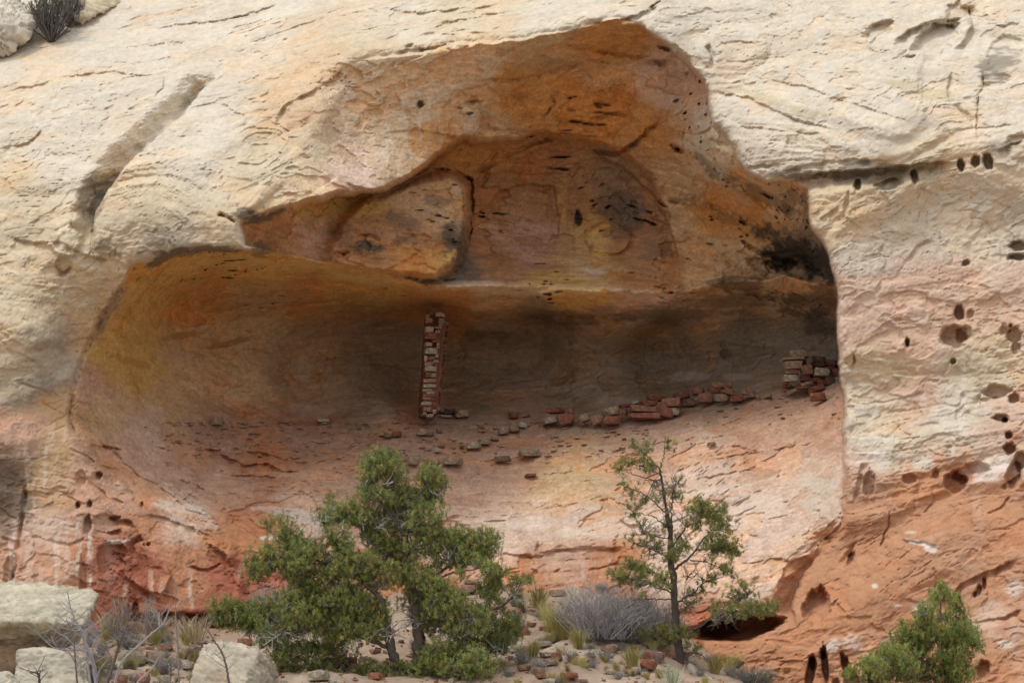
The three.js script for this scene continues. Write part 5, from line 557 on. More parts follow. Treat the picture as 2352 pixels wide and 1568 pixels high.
  for (const [x, y, w, h, n] of o.deadFans || []) for (let k = 0; k < n; k++) { let best = samples[0], bd = 1e9; for (const s of samples) { const e = (s[0] - x) ** 2 + (s[1] - y) ** 2; if (e < bd) { bd = e; best = s; } } const A = world(best), E = world([x + (r() - .5) * w * 2, y + (r() - .5) * h * 2, best[2] + (r() - .7) * .8]), mid = twig(A, E, 0.009, 0.0035, dead, o.deadCol); for (let z = 0; z < 3; z++) twig(mid.clone().lerp(E, r()), E.clone().add(V((r() - .5) * .3, (r() - .4) * .3, (r() - .5) * .3)), 0.005, 0.002, dead, o.deadCol); }
  mesh('trunk', trunk.geo(), woodMat, root); mesh('boughs', boughs.geo(), woodMat, root); mesh('twigs', twigs.geo(), woodMat, root).userData.kind = 'stuff';
  if (dead.p.length) { const d = mesh('dead_twigs', dead.geo(), woodMat, root); d.userData.kind = 'stuff'; d.userData.label = 'bleached bare twigs'; }
  const inst = shade(new THREE.InstancedMesh(o.leafGeo, o.leafMat, leaf.length)), m4 = new THREE.Matrix4(), q = new THREE.Quaternion(), e = new THREE.Euler(), c = new THREE.Color();
  leaf.forEach(([p, yaw, a, b, s, v], k) => { e.set(a, yaw, b); m4.compose(p, q.setFromEuler(e), nv.set(s, s, s)); inst.setMatrixAt(k, m4); const g = 0.65 + 0.7 * v, y = 0.85 + 0.35 * ((v * 7.3) % 1), brown = (v * 41.7) % 1 < 0.035; inst.setColorAt(k, brown ? c.setRGB(1.3, 0.75, 0.6) : c.setRGB(g * y, g, g * 0.9)); });
  inst.name = 'crown'; inst.userData.kind = 'stuff'; root.add(inst);
  console.log(o.name, leaf.length, trunk.i.length / 3, boughs.i.length / 3, twigs.i.length / 3, dead.i.length / 3);
  return root;
}
{ // the big juniper
  const J = (X, Y) => [470.4 + X * .3522, 1016 + Y * .3522], L = (a, r0, r1, x = {}) => ({ p: a.map(q => J(...q)), r0, r1, ...x });
  const D = groundHit(930, 1546) - 0.1;
  tree({ name: 'juniper_tree', label: 'big green juniper tree with two grey trunks in the foreground', seed: 11, D, thick: 0.62, bark: [.125, .10, .082], twigCol: [.21, .18, .155], deadCol: [.42, .40, .38], tw: 1, puff: 1.36, area: 50, perTwig: 8, scatter: 0.16, deadShare: 0.3, leafGeo: sprayGeo(3, 9, 0.065, 0.0026, 0.03), leafMat: leafMat([.25, .285, .085]),
    limbs: [L([[1400, 1530], [1395, 1400], [1390, 1250], [1370, 1100], [1350, 950], [1320, 800], [1300, 600]], .15, .07, { trunk: 1, d: 0.1 }), L([[1235, 1530], [1240, 1440], [1210, 1330], [1175, 1180], [1150, 1020]], .12, .075, { trunk: 1, d: -0.2 }), L([[1300, 600], [1230, 500], [1160, 380], [1110, 280], [1090, 170], [1085, 110]], .055, .012), L([[1270, 560], [1250, 440], [1220, 300], [1190, 170], [1185, 80]], .04, .01), L([[1300, 620], [1340, 450], [1400, 330], [1490, 230], [1500, 190]], .04, .01),
      L([[1150, 1020], [1030, 900], [900, 740], [820, 620], [760, 500], [740, 455]], .075, .01), L([[1010, 890], [800, 810], [650, 710], [480, 610], [430, 590]], .05, .009), L([[1360, 930], [1500, 870], [1600, 800], [1750, 720], [1860, 650]], .05, .01), L([[1500, 890], [1620, 850], [1740, 830], [1860, 800]], .03, .008), L([[1380, 1180], [1600, 1150], [1800, 1110], [1950, 1060], [2040, 960], [2060, 900]], .045, .007), L([[1430, 1320], [1600, 1350], [1850, 1370], [1960, 1330]], .05, .012), L([[1180, 1330], [1000, 1260], [800, 1220], [550, 1230], [380, 1250]], .055, .01), L([[1160, 1150], [1090, 1140], [930, 1100], [750, 1080], [600, 1040]], .05, .01), L([[1240, 1530], [950, 1520], [850, 1390], [700, 1310], [540, 1240], [400, 1150], [300, 1120]], .05, .01), L([[1000, 1560], [830, 1550], [680, 1440], [500, 1340], [380, 1270]], .045, .01),
      L([[1330, 800], [1200, 720], [1080, 560], [930, 480], [850, 470]], .035, .008), L([[900, 760], [700, 790], [560, 760], [420, 800], [320, 800]], .03, .007), L([[1390, 1000], [1480, 940], [1560, 1000], [1680, 1140]], .035, .01), L([[1400, 1400], [1500, 1440], [1650, 1460], [1780, 1480]], .04, .01), L([[1820, 1100], [1860, 980], [1900, 900], [1920, 820]], .02, .006), L([[600, 900], [640, 840], [600, 790]], .014, .006), L([[480, 1180], [300, 1150], [180, 1130], [90, 1110]], .02, .006)],
    clumps: [[1190, 140, 70, 80], [1080, 190, 60, 70], [1230, 210, 50, 50, .7], [1040, 320, 50, 60], [1110, 380, 50, 50, .7], [1460, 240, 80, 70], [1510, 330, 60, 70], [1340, 350, 80, 70], [1400, 410, 80, 60], [920, 460, 100, 60], [860, 480, 50, 40], [1030, 470, 90, 60, .8], [1070, 540, 90, 60, .8], [1190, 610, 100, 70], [1210, 500, 70, 60], [1430, 520, 100, 80], [1300, 440, 100, 70, .8], [1480, 600, 80, 60], [1420, 680, 100, 70], [1560, 660, 100, 60], [1680, 640, 90, 70], [1780, 680, 100, 80], [1850, 730, 50, 60], [1660, 760, 110, 50, .8], [1200, 730, 90, 70], [1090, 650, 60, 60, .7],
      [560, 600, 55, 70], [540, 700, 90, 60], [640, 760, 80, 60], [370, 800, 80, 70], [330, 850, 60, 50], [470, 830, 90, 50], [860, 790, 100, 70], [990, 800, 110, 70], [1090, 840, 80, 60], [910, 650, 60, 70, .8], [1160, 880, 90, 60], [1300, 850, 90, 70], [1430, 880, 90, 60], [1390, 960, 70, 50], [640, 860, 110, 60], [700, 950, 110, 70], [850, 940, 110, 80], [960, 1020, 120, 70], [600, 1010, 100, 60, .8], [760, 1060, 130, 70], [560, 1090, 110, 60, .8], [410, 1110, 90, 60, .8], [100, 1110, 70, 70], [190, 1130, 70, 70], [260, 1180, 90, 50], [650, 1150, 140, 60], [850, 1170, 130, 80], [990, 1130, 110, 70], [950, 1240, 130, 60], [780, 1260, 110, 50, .7], [1120, 1130, 80, 70], [1090, 1220, 80, 60],
      [1420, 1070, 110, 90], [1530, 1000, 80, 70], [1590, 1090, 110, 80], [1700, 1160, 110, 80], [1570, 1210, 100, 60], [1470, 1160, 90, 70], [1800, 1200, 100, 80], [1950, 1210, 100, 70], [1870, 1290, 100, 60, .8], [2040, 1230, 50, 50, .7], [1900, 910, 60, 60], [1850, 960, 60, 60, .8], [1890, 1020, 50, 60, .7], [560, 1440, 80, 100], [480, 1400, 60, 70, .7], [620, 1520, 70, 60], [1300, 1510, 140, 50], [1180, 1530, 140, 50], [1060, 1540, 110, 50], [1550, 1400, 120, 80], [1640, 1450, 110, 90], [1760, 1470, 110, 90], [1500, 1510, 110, 60], [1680, 1540, 130, 50], [1840, 1520, 80, 60], [300, 1230, 100, 40, .6], [430, 1270, 90, 50, .7], [560, 1310, 90, 50, .6], [690, 1370, 100, 50, .6], [820, 1330, 90, 50, .6], [900, 1400, 80, 50, .6], [760, 1460, 80, 50, .5], [900, 1560, 100, 40], [720, 1190, 90, 50, .7]].map(([X, Y, a, b, c]) => [...J(X, Y), a * .3522, b * .3522, c]),
    deadFans: [...[[1330, 1160, 110, 90, 16], [1150, 1240, 120, 60, 9], [700, 640, 120, 90, 9], [640, 880, 70, 110, 8], [500, 1190, 200, 60, 16], [1100, 510, 120, 60, 9], [950, 530, 120, 60, 8], [1150, 260, 110, 80, 6], [760, 520, 60, 80, 6], [2010, 1010, 80, 80, 6], [1620, 1270, 90, 80, 7], [900, 620, 60, 60, 5], [520, 1280, 180, 50, 12], [1540, 740, 120, 50, 8], [1950, 1330, 120, 40, 7]].map(([X, Y, w, h, n]) => [...J(X, Y), w * .3522, h * .3522, n])] });
}
{ // the pinyon
  const J = (X, Y) => [1317.1 + X * .3642, 997.2 + Y * .3642], L = (a, r0, r1, x = {}) => ({ p: a.map(q => J(...q)), r0, r1, ...x });
  const D = groundHit(1563, 1520);
  tree({ wisps: 1, name: 'pinyon_tree', label: 'slender half bare pinyon pine with dark trunk right of centre', seed: 23, D, bark: [.085, .068, .055], twigCol: [.12, .10, .085], deadCol: [.20, .18, .165], tw: 0.85, puff: 1.25, thick: 0.62, area: 55, perTwig: 5, scatter: 0.15, deadShare: 0.45, leafGeo: needleGeo(5, 18, 0.05, 0.003), leafMat: leafMat([.26, .275, .085]),
    limbs: [L([[675, 1450], [655, 1250], [640, 1100], [632, 900], [612, 800], [615, 650], [592, 500]], .105, .045, { trunk: 1, d: 0 }), L([[592, 500], [575, 400], [560, 300], [545, 220]], .04, .02, { d: 0 }), L([[545, 220], [470, 140], [410, 90], [375, 68]], .016, .005), L([[545, 220], [570, 150], [577, 55]], .013, .004), L([[618, 600], [624, 420], [640, 330], [682, 275]], .022, .006), L([[600, 510], [450, 380], [330, 330]], .018, .005), L([[560, 300], [400, 260], [295, 220]], .016, .004), L([[550, 250], [470, 220], [430, 200], [340, 180]], .014, .005), L([[602, 590], [480, 510], [345, 500]], .016, .005), L([[606, 660], [500, 640], [430, 630], [335, 630]], .014, .004), L([[608, 780], [480, 720], [380, 685]], .018, .005), L([[620, 980], [540, 900], [450, 830], [335, 820]], .024, .006), L([[618, 1000], [480, 930], [285, 905]], .022, .006), L([[622, 1040], [450, 1040], [370, 1045]], .016, .005),
      L([[622, 720], [700, 600], [780, 540], [850, 480]], .026, .006), L([[638, 850], [740, 770], [830, 650], [930, 590]], .034, .006), L([[760, 740], [880, 715], [1040, 740]], .018, .006), L([[735, 790], [880, 820], [1000, 895]], .015, .005), L([[650, 1060], [760, 1000], [820, 940], [945, 900]], .026, .006), L([[660, 1240], [780, 1222], [860, 1170], [960, 1130], [1100, 1110], [1250, 1135]], .034, .007), L([[675, 1390], [780, 1380], [870, 1440]], .018, .005), L([[880, 1160], [980, 1070], [1080, 1020], [1120, 1000]], .014, .005), L([[640, 1320], [560, 1300], [400, 1270], [250, 1280], [150, 1330]], .03, .007), L([[780, 560], [800, 500], [740, 470]], .012, .005), L([[650, 1150], [720, 1080], [700, 1000], [720, 900]], .014, .005)],
    clumps: [[350, 185, 36, 30], [420, 205, 36, 30], [460, 110, 26, 20, .6], [390, 75, 26, 16, .5], [490, 245, 30, 26, .6], [330, 335, 26, 16, .6], [380, 500, 50, 24], [440, 570, 36, 24, .6], [575, 590, 30, 26, .7], [640, 735, 60, 56], [390, 695, 56, 34, .8], [860, 510, 90, 46], [790, 475, 80, 34], [905, 580, 80, 46], [775, 560, 66, 50, .8], [930, 530, 50, 40], [890, 705, 110, 44], [970, 720, 70, 44], [1025, 745, 46, 40], [930, 850, 44, 24, .8], [1000, 895, 30, 18, .7], [370, 835, 60, 44], [295, 910, 54, 40], [390, 920, 80, 50], [440, 860, 50, 34], [560, 930, 60, 44, .8], [600, 810, 36, 36], [1060, 1035, 80, 50], [985, 1130, 100, 44], [1130, 1115, 90, 46], [1225, 1140, 50, 50], [900, 1140, 50, 30, .7], [280, 1260, 110, 50], [410, 1250, 130, 56], [560, 1280, 120, 50], [690, 1290, 70, 36], [180, 1325, 60, 36], [350, 1320, 90, 40], [745, 1015, 40, 26, .7], [865, 935, 30, 20], [830, 780, 36, 26, .5], [700, 660, 36, 30, .6], [480, 740, 40, 24, .6], [690, 330, 24, 20, .5]].map(([X, Y, a, b, c]) => [...J(X, Y), a * .3642, b * .3642, c]),
    deadFans: [...[[500, 330, 90, 60, 9], [620, 470, 60, 60, 7], [450, 590, 90, 40, 8], [480, 690, 100, 40, 8], [720, 860, 80, 60, 8], [480, 960, 100, 50, 8], [840, 880, 80, 40, 6], [740, 1080, 60, 60, 6], [620, 320, 60, 60, 7], [450, 1050, 70, 30, 5], [980, 1160, 110, 40, 8], [700, 560, 50, 50, 5]].map(([X, Y, w, h, n]) => [...J(X, Y), w * .3642, h * .3642, n])] });
}
{ // young juniper at the lower right
  const J = (X, Y) => [1552.3 + X * .3401, 1034.9 + Y * .3401], L = (a, r0, r1, x = {}) => ({ p: a.map(q => J(...q)), r0, r1, ...x });
  const D = 44.6;
  tree({ wisps: 3, name: 'juniper_tree', label: 'bright green young juniper cut by the lower right edge', seed: 37, D, thick: 0.6, bark: [.14, .105, .08], twigCol: [.17, .12, .085], deadCol: [.32, .27, .24], tw: 0.9, puff: 1.15, area: 44, perTwig: 8, scatter: 0.15, deadShare: 0.08, leafGeo: sprayGeo(8, 9, 0.065, 0.0026, 0.03), leafMat: leafMat([.25, .30, .085]),
    limbs: [L([[1815, 1800], [1812, 1560], [1800, 1250], [1790, 1050], [1785, 940]], .05, .008, { trunk: 1, d: 0 }), L([[1812, 1600], [1700, 1450], [1580, 1330], [1550, 1220]], .025, .006), L([[1810, 1500], [1900, 1330], [1960, 1200], [1900, 1080]], .022, .006), L([[1812, 1650], [1600, 1530], [1450, 1440], [1360, 1430]], .022, .006), L([[1815, 1720], [1400, 1580], [1190, 1540]], .02, .005), L([[1806, 1350], [1700, 1230], [1690, 1110]], .018, .005), L([[1812, 1560], [1960, 1470], [2020, 1380], [2080, 1260]], .016, .004), L([[1300, 1560], [1300, 1480], [1298, 1410]], .01, .004), L([[1806, 1400], [1880, 1250], [1880, 1080]], .015, .004)],
    clumps: [[1790, 965, 50, 46], [1840, 1000, 40, 36], [1740, 990, 30, 30, .7], [1700, 1100, 60, 60], [1680, 1180, 50, 60], [1880, 1070, 60, 50], [1780, 1140, 60, 50, .7], [1890, 1160, 80, 70], [1960, 1230, 70, 70], [1560, 1225, 44, 36], [1500, 1320, 80, 60], [1620, 1310, 70, 70], [1740, 1290, 110, 80], [1890, 1290, 110, 80], [1990, 1310, 60, 60], [1400, 1410, 80, 60], [1540, 1420, 100, 70], [1690, 1420, 130, 80], [1870, 1430, 110, 80], [1350, 1470, 70, 50], [1200, 1540, 50, 36], [1500, 1520, 130, 60], [1730, 1530, 160, 50], [1940, 1490, 80, 60], [1330, 1550, 70, 40], [1900, 1550, 100, 40]].map(([X, Y, a, b, c]) => [...J(X, Y), a * .3401, b * .3401, c]),
    deadFans: [[...J(2050, 1290), 18, 30, 4], [...J(1420, 1280), 20, 14, 3]] });
}
// ---- dead snags at the lower left
{
  const Q = (X, Y) => [X * .264, 1298.3 + Y * .264];
  const snag = (label, D, limbs, col, seed, fine = 3) => {
    const r = rng(seed), f = Q(...limbs[0][0][0]), g = group('dead_snag', at(f[0], f[1], D)), W_ = new Wood(); tag(g, label, 'dead tree', 'bare dead branches in the foreground');
    const tw = new Wood();
    limbs.forEach(([pts, r0, r1], li) => { const c = new THREE.CatmullRomCurve3(pts.map(([X, Y], k) => at(...Q(X, Y), D + (li ? Math.sin(li * 2.3) * 0.12 * k : 0)).sub(g.position))), P_ = c.getPoints(pts.length * 7); P_.forEach((p, k) => { p.x += 0.012 * noise(k * .8, li, seed); p.y += .012 * noise(k * .8, li + 9, seed); }); W_.tube(P_, r0, r1, 7, col, 0.3);
      for (let k = 0; k < fine * pts.length; k++) { const a = P_[Math.floor(lerp(0.25, 0.98, r()) * (P_.length - 1))], s = r() < .5 ? -1 : 1, l = .08 + .22 * r(), b = a.clone().add(V(s * l * (.4 + r()), l * (.2 + .9 * r()), (r() - .5) * l)); tw.tube([a, a.clone().lerp(b, .5).add(V(0, -.03 * l, .05 * l)), b], r1 * 0.8, .0018, 4, col); if (r() < .5) tw.tube([a.clone().lerp(b, .5), b.clone().add(V((r() - .5) * .1, .06, .04))], r1 * 0.5, .0015, 3, col); } });
    mesh('stem', W_.geo(), woodMat, g); const t = mesh('twigs', tw.geo(), woodMat, g); t.userData.kind = 'stuff';
  };
  snag('bleached grey many armed snag in front of the pale block', 42.2, [[[[840, 1150], [830, 1000], [790, 800], [720, 620], [690, 560], [620, 400], [580, 220]], .03, .006], [[[800, 1150], [760, 850], [740, 700], [690, 540], [560, 480], [450, 400]], .018, .004], [[[830, 1000], [870, 900], [930, 820], [930, 700], [910, 660]], .012, .004], [[[790, 810], [720, 735], [640, 740], [500, 720], [440, 610]], .014, .004], [[[770, 760], [640, 690], [560, 620], [510, 600]], .012, .004], [[[700, 560], [640, 570], [545, 540]], .01, .003], [[[720, 600], [780, 540], [900, 550]], .01, .003], [[[640, 740], [480, 720], [380, 650], [290, 550]], .012, .003], [[[850, 1000], [800, 720], [850, 620], [830, 540], [780, 470]], .012, .004]], [.33, .32, .33], 51);
  snag('thin dark upright stick at the left of the grey snag', 42.0, [[[[668, 1150], [665, 1000], [650, 800], [635, 650], [605, 530], [570, 470]], .016, .005], [[[650, 850], [600, 760], [520, 700]], .008, .003]], [.16, .13, .12], 52, 1);
  snag('dark forked dead branch right of the grey snag', 41.8, [[[[880, 1150], [930, 1020], [985, 860], [1030, 700], [1070, 590], [1110, 480], [1122, 360]], .032, .006], [[[1060, 575], [1040, 500], [1012, 420]], .014, .006], [[[1030, 700], [1020, 650]], .016, .008]], [.13, .10, .09], 53, 1);
  snag('long pale branch reaching up right above the stones', 41.9, [[[[960, 1150], [1000, 1010], [1050, 850], [1200, 700], [1320, 590], [1420, 500], [1455, 420], [1478, 340]], .02, .005], [[[1385, 525], [1378, 460], [1385, 405]], .008, .004], [[[1400, 515], [1450, 515]], .006, .003]], [.36, .34, .34], 54, 2);
  snag('straight slender dead pole before the red cliff foot', 41.7, [[[[1562, 1150], [1555, 1023], [1545, 700], [1527, 500], [1525, 350], [1532, 165]], .017, .004], [[[1545, 700], [1590, 740], [1640, 740]], .007, .003]], [.24, .21, .21], 55, 2);
  snag('dark curved dead limb crossing the blotched boulder', 41.5, [[[[2010, 1150], [1990, 1023], [1960, 850], [1930, 760], [1880, 680], [1800, 560], [1720, 455]], .02, .006]], [.15, .12, .11], 56, 1);
  snag('short pale stick slanting right at the bottom', 41.6, [[[[1150, 1080], [1210, 1000], [1330, 880], [1380, 790], [1400, 730]], .012, .004]], [.36, .34, .34], 57, 1);
  snag('charred stub in front of the squared pale block', 42.0, [[[[345, 1130], [340, 1020], [328, 950], [300, 930], [268, 935]], .02, .008], [[[335, 980], [345, 920]], .012, .008]], [.07, .06, .055], 58, 1);
  snag('thin grey upright twig right of the forked branch', 41.7, [[[[1475, 1130], [1470, 1000], [1468, 850]], .009, .004]], [.34, .32, .33], 59, 1);
}
// ---- grass tufts, shrubs, yucca
const tuftGeos = [0, 1, 2, 3].map(v => { const r = rng(600 + v), W_ = new Wood(); for (let k = 0; k < 260; k++) { const a = r() * 6.283, lean = 0.08 + 0.5 * Math.pow(r(), 1.5), h = 0.5 + 0.5 * r(), b = V(Math.cos(a) * .16 * r(), 0, Math.sin(a) * .16 * r()), q = 0.8 + .45 * r(), dry = r() < .4; W_.blade(b, b.clone().add(V(Math.cos(a) * lean * .4, h * .6, Math.sin(a) * lean * .4)), b.clone().add(V(Math.cos(a) * lean, h, Math.sin(a) * lean)), .022, dry ? [.46 * q, .36 * q, .17 * q] : [.30 * q, .27 * q, .07 * q]); } return W_.geo(); });
const strawGeos = [0, 1].map(v => { const r = rng(640 + v), W_ = new Wood(); for (let k = 0; k < 150; k++) { const a = r() * 6.283, lean = 0.1 + 0.6 * Math.pow(r(), 1.3), h = 0.45 + 0.55 * r(), b = V(Math.cos(a) * .2 * r(), 0, Math.sin(a) * .2 * r()), q = 0.75 + .45 * r(); W_.blade(b, b.clone().add(V(Math.cos(a) * lean * .4, h * .65, Math.sin(a) * lean * .4)), b.clone().add(V(Math.cos(a) * lean, h * (.8 + .2 * r()), Math.sin(a) * lean)), .018, [.52 * q, .43 * q, .26 * q]); } return W_.geo(); });
const bladeMat = new THREE.MeshStandardMaterial({ vertexColors: true, roughness: 0.9, side: THREE.DoubleSide });
function spot(px, py) { const D = Math.min(groundHit(px, py), cliffD(px, py) - 0.15), p = at(px, py, D); p.y = Math.min(p.y, groundY(p.x, p.z) + 0.02) - 0.02; return [p, D]; }
let tk = 0;
function tuft(px, py, hpx, label, straw, k = 1) { const [p, D] = spot(px, py), s = hpx * PXM(D), o = mesh(straw ? 'dry_grass_tuft' : 'grass_tuft', (straw ? strawGeos : tuftGeos)[tk++ % (straw ? 2 : 4)], bladeMat); o.position.copy(p); o.scale.set(s * k, s, s * k); o.rotation.y = tk * 1.7; tag(o, label, 'grass', straw ? 'straw coloured grass tufts' : 'yellow green grass tufts'); }
[[1204, 1404, 62, 'tall yellow green tuft nearest the cliff foot'], [1236, 1398, 50, 'yellow green tuft right of the tallest cliff foot tuft'], [1258, 1450, 60, 'yellow tuft left of the middle grass patch'], [1288, 1468, 74, 'largest yellow tuft in the middle of the slope'], [1330, 1488, 46, 'olive tuft right of the largest yellow tuft'], [1222, 1512, 44, 'olive tuft at the right edge of the juniper'], [1252, 1426, 42, 'small yellow tuft above the middle grass patch'], [1374, 1440, 40, 'thin tuft before the leafless shrub'], [1453, 1530, 44, 'rounded olive tuft left of the pinyon foot'], [1031, 1372, 40, 'yellow tuft behind the juniper right bough'], [252, 1468, 62, 'bright yellow green tuft behind the dead snag'], [306, 1540, 46, 'olive tuft among stones behind the dark forked branch'], [148, 1566, 52, 'green tuft at the bottom below the pale block'], [422, 1512, 40, 'small tuft left of the blotched boulder'], [770, 1346, 70, 'orange yellow tuft seen through the juniper'], [800, 1352, 60, 'yellow tuft seen just left of the juniper trunk'], [1641, 1546, 46, 'yellow tuft right of the yucca'], [1676, 1544, 44, 'yellow tuft before the small hollow of the cliff foot'], [1758, 1538, 44, 'thin tuft above the blue grey shrub'], [226, 1556, 44, 'olive tuft beside the charred stub'], [530, 1565, 26, 'tiny green tuft on the blotched boulder foot'], [95, 1566, 34, 'low olive tuft in front of the squared pale block']].forEach(a => tuft(a[0], a[1], a[2] * 1.25, a[3], false, 1.15));
[[326, 1456, 52, 'straw tuft right of the bright tuft'], [444, 1474, 70, 'tall straw tuft left of the juniper'], [473, 1440, 62, 'straw tuft with a long stalk beside the juniper tip'], [425, 1462, 50, 'straw tuft between two taller ones'], [285, 1455, 46, 'straw tuft behind the bright yellow green tuft'], [372, 1440, 36, 'low straw tuft against the red cliff foot'], [1270, 1420, 40, 'straw tuft in the middle of the slope'], [620, 1452, 50, 'straw tuft behind the left juniper limbs']].forEach(a => tuft(a[0], a[1], a[2] * 1.25, a[3], true, 1.25));
function shrubGeo(seed, n, spread, col, leafCol, leaves, curl = .3, rTop = .004, foot = .12) { // unit-high shrub
  const r = rng(seed), W_ = new Wood();
  for (let k = 0; k < n; k++) { const a = r() * 6.283, l = spread * Math.sqrt(r()), h = (0.55 + .45 * r()) * Math.sqrt(Math.max(0.15, 1 - (l / spread) ** 2 * .75)), b = V(Math.cos(a) * foot * r(), 0, Math.sin(a) * foot * r()), e = V(Math.cos(a) * l, h, Math.sin(a) * l), m = b.clone().lerp(e, .5).add(V((r() - .5) * curl, .05, (r() - .5) * curl)), q = .7 + .6 * r(), c = col.map(v => v * q);
    W_.tube([b, b.clone().lerp(m, .55), m, m.clone().lerp(e, .55).add(V(0, .03, 0)), e], rTop * 2.4, rTop * .6, 3, c);
    for (let z = 0; z < 3; z++) { const f = .3 + .6 * r(), o = f < .5 ? b.clone().lerp(m, f * 2) : m.clone().lerp(e, f * 2 - 1), t = o.clone().add(V((r() - .5) * .4, .05 + .22 * r(), (r() - .5) * .4)); W_.tube([o, o.clone().lerp(t, .5).add(V((r() - .5) * .05, 0, (r() - .5) * .05)), t], rTop, rTop * .45, 3, c); for (let y = 0; y < leaves; y++) { const p = o.clone().lerp(t, .2 + .8 * r()), v = .7 + .6 * r(); W_.blade(p, p.clone().add(V((r() - .5) * .04, .03, (r() - .5) * .04)), p.clone().add(V((r() - .5) * .08, .06, (r() - .5) * .08)), .022, leafCol.map(x => x * v)); } }
  }
  return W_.geo();
}
const greyShrubs = [0, 1, 2].map(v => shrubGeo(700 + v, 60, .75, [.27, .25, .235], [.30, .30, .26], 3, .25, .007)), twiggy = shrubGeo(720, 300, 1.0, [.36, .34, .345], [.3, .3, .3], 0, .75, .003, .6), sage = shrubGeo(730, 60, .6, [.38, .31, .26], [.42, .35, .28], 4, .2, .006), bluish = shrubGeo(740, 90, .95, [.16, .17, .15], [.21, .24, .21], 7, .25, .006), darkBush = shrubGeo(750, 110, .8, [.12, .105, .10], [.085, .085, .055], 6, .35, .006);
function shrub(name, label, geo, px, py, w, h, grp, p0) { const [p, D] = p0 || spot(px, py), o = mesh(name, geo, woodMat); o.position.copy(p); const s = PXM(D); o.scale.set(w * s, h * s, w * s); o.rotation.y = px * 0.37; tag(o, label, 'shrub', grp); return o; }
[[1198, 1524, 42, 40, 'low grey shrub at the right edge of the juniper'], [1234, 1542, 40, 40, 'grey shrub right of the juniper edge shrub'], [1313, 1522, 28, 40, 'round grey shrub above the flat orange red slab'], [1361, 1534, 24, 26, 'tiny grey shrub right of the round one'], [1390, 1514, 42, 34, 'grey shrub left of the rounded olive tuft'], [1276, 1474, 24, 30, 'small grey shrub under the largest yellow tuft'], [292, 1478, 58, 50, 'wide grey shrub behind the dead snag'], [371, 1470, 46, 40, 'grey shrub below the red cliff foot'], [231, 1504, 40, 36, 'grey shrub right of the tilted slab'], [376, 1548, 52, 56, 'olive grey shrub left of the blotched boulder'], [446, 1514, 36, 40, 'grey shrub behind the blotched boulder'], [1150, 1440, 34, 30, 'grey shrub half behind the right juniper bough'], [1240, 1420, 36, 30, 'dark grey shrub at the foot of the tall yellow tufts'], [1420, 1560, 26, 30, 'dark small bush at the bottom left of the yucca'], [305, 1562, 30, 24, 'low grey shrub at the bottom edge'], [640, 1500, 44, 40, 'grey shrub behind the left juniper trunk limbs']].forEach(([px, py, w, h, l], k) => shrub('grey_shrub', l, greyShrubs[k % 3], px, py, w, h, 'low grey shrubs on the slope'));
shrub('leafless_shrub', 'large leafless grey shrub between juniper and pinyon', twiggy, 1390, 1468, 128, 165); shrub('leafless_shrub', 'leafless grey shrub behind the pinyon trunk', twiggy, 1490, 1474, 100, 140); shrub('leafless_shrub', 'faint bare shrub at the cliff foot behind the juniper tip', twiggy, 640, 1440, 80, 120);
shrub('sage_brush', 'dry brown sage with upright stalks against the red cliff foot', sage, 268, 1474, 76, 120); shrub('sage_brush', 'thin dry stalks right of the brown sage', sage, 345, 1470, 56, 110); shrub('sage_brush', 'pale dry brush left of the juniper foliage', sage, 590, 1450, 70, 110);
shrub('blue_grey_shrub', 'dense blue grey shrub at the bottom right of the yucca', bluish, 1729, 1580, 72, 66);
shrub('dark_bush', 'dark tangled bush beside the perched boulder at the top left', darkBush, 118, 92, 82, 150, null, [at(118, 94, cliffD(118, 94) - 0.05), 55]); shrub('dark_bush', 'small dark bush between the two top left boulders', darkBush, 165, 40, 50, 110, null, [at(160, 60, cliffD(160, 60) - 0.05), 55]);
{ // more low growth filling the slope
  const r = rng(909), place = x => x < 430 ? 'among the dead branches' : x < 660 ? 'beside the blotched boulder' : x < 860 ? 'under the left juniper limbs' : x < 1040 ? 'around the juniper trunks' : x < 1200 ? 'under the right juniper limbs' : x < 1330 ? 'in the middle grass patch' : x < 1460 ? 'before the leafless shrub' : 'near the pinyon foot';
  for (let k = 0; k < 190; k++) { const px = k < 60 ? lerp(200, 480, r()) : k < 125 ? lerp(1140, 1520, r()) : lerp(620, 1700, r()), py = lerp(k < 60 ? 1458 : 1385, 1572, r()), q = r(), D = groundHit(px, py); if (D > cliffD(px, py) - 0.3) continue;
    if (q < .4) tuft(px, py, 20 + 22 * r(), 'small yellow green tuft ' + place(px), false, 1.2); else if (q < .55) tuft(px, py, 20 + 22 * r(), 'small straw tuft ' + place(px), true, 1.2); else shrub('grey_shrub', 'tiny grey shrub ' + place(px), greyShrubs[k % 3], px, py, 16 + 22 * r(), 18 + 18 * r(), 'low grey shrubs on the slope'); }
}
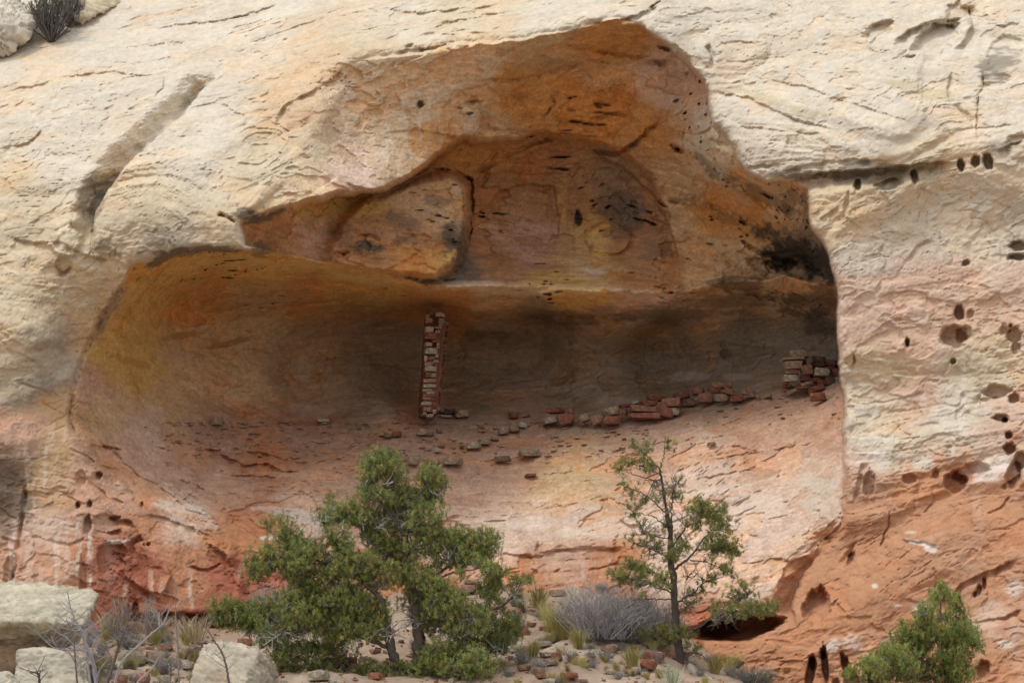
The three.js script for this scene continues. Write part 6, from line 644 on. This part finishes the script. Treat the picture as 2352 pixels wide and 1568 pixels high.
{ // yucca
  const r = rng(81), W_ = new Wood(), [p, D] = spot(1546, 1580), s = PXM(D); for (let k = 0; k < 70; k++) { const a = r() * 6.283, e = 0.25 + 1.25 * Math.sqrt(r()), l = 62 * s * (.7 + .4 * r()), d = V(Math.cos(a) * Math.cos(e) * l, Math.sin(e) * l, Math.sin(a) * Math.cos(e) * l), q = .75 + .5 * r(), o = V(Math.cos(a) * .03, .02, Math.sin(a) * .03); W_.blade(o, o.clone().addScaledVector(d, .55), o.clone().add(d), .02, k % 5 ? [.26 * q, .30 * q, .18 * q] : [.5 * q, .45 * q, .32 * q]); }
  const o = mesh('yucca', W_.geo(), bladeMat); o.position.copy(p); tag(o, 'spiky pale green yucca at the foot of the pinyon', 'yucca');
  const L_ = new Wood(), pts = [[1585, 1530], [1600, 1545], [1618, 1552], [1640, 1566], [1660, 1575]].map(([x, y]) => at(x, y, groundHit(x, y) - 0.05)), b = pts[0].clone(); L_.tube(new THREE.CatmullRomCurve3(pts.map(q => q.sub(b))).getPoints(18), .055, .025, 9, [.40, .35, .30], .5); const lg = mesh('fallen_log', L_.geo(), woodMat); lg.position.copy(b); tag(lg, 'weathered grey fallen branch right of the yucca', 'log');
}
console.log('plants ready');

{ // things that share a label are told apart by their order in the view
  const by = new Map(), words = ['first', 'second', 'third', 'fourth', 'fifth', 'sixth', 'seventh', 'eighth', 'ninth', 'tenth', 'eleventh', 'twelfth', 'thirteenth', 'fourteenth', 'fifteenth', 'sixteenth', 'seventeenth', 'eighteenth', 'nineteenth', 'twentieth', 'twenty first', 'twenty second', 'twenty third', 'twenty fourth', 'twenty fifth', 'twenty sixth'];
  for (const o of scene.children) if (o.userData.label) { const k = o.userData.label; if (!by.has(k)) by.set(k, []); by.get(k).push(o); }
  for (const [k, list] of by) if (list.length > 1) list.sort((a, b) => a.position.x / a.position.z < b.position.x / b.position.z ? 1 : -1).forEach((o, n) => { if (n < 26) o.userData.label = words[n] + ' from the left, ' + k; });
}
renderer.render(scene, camera);
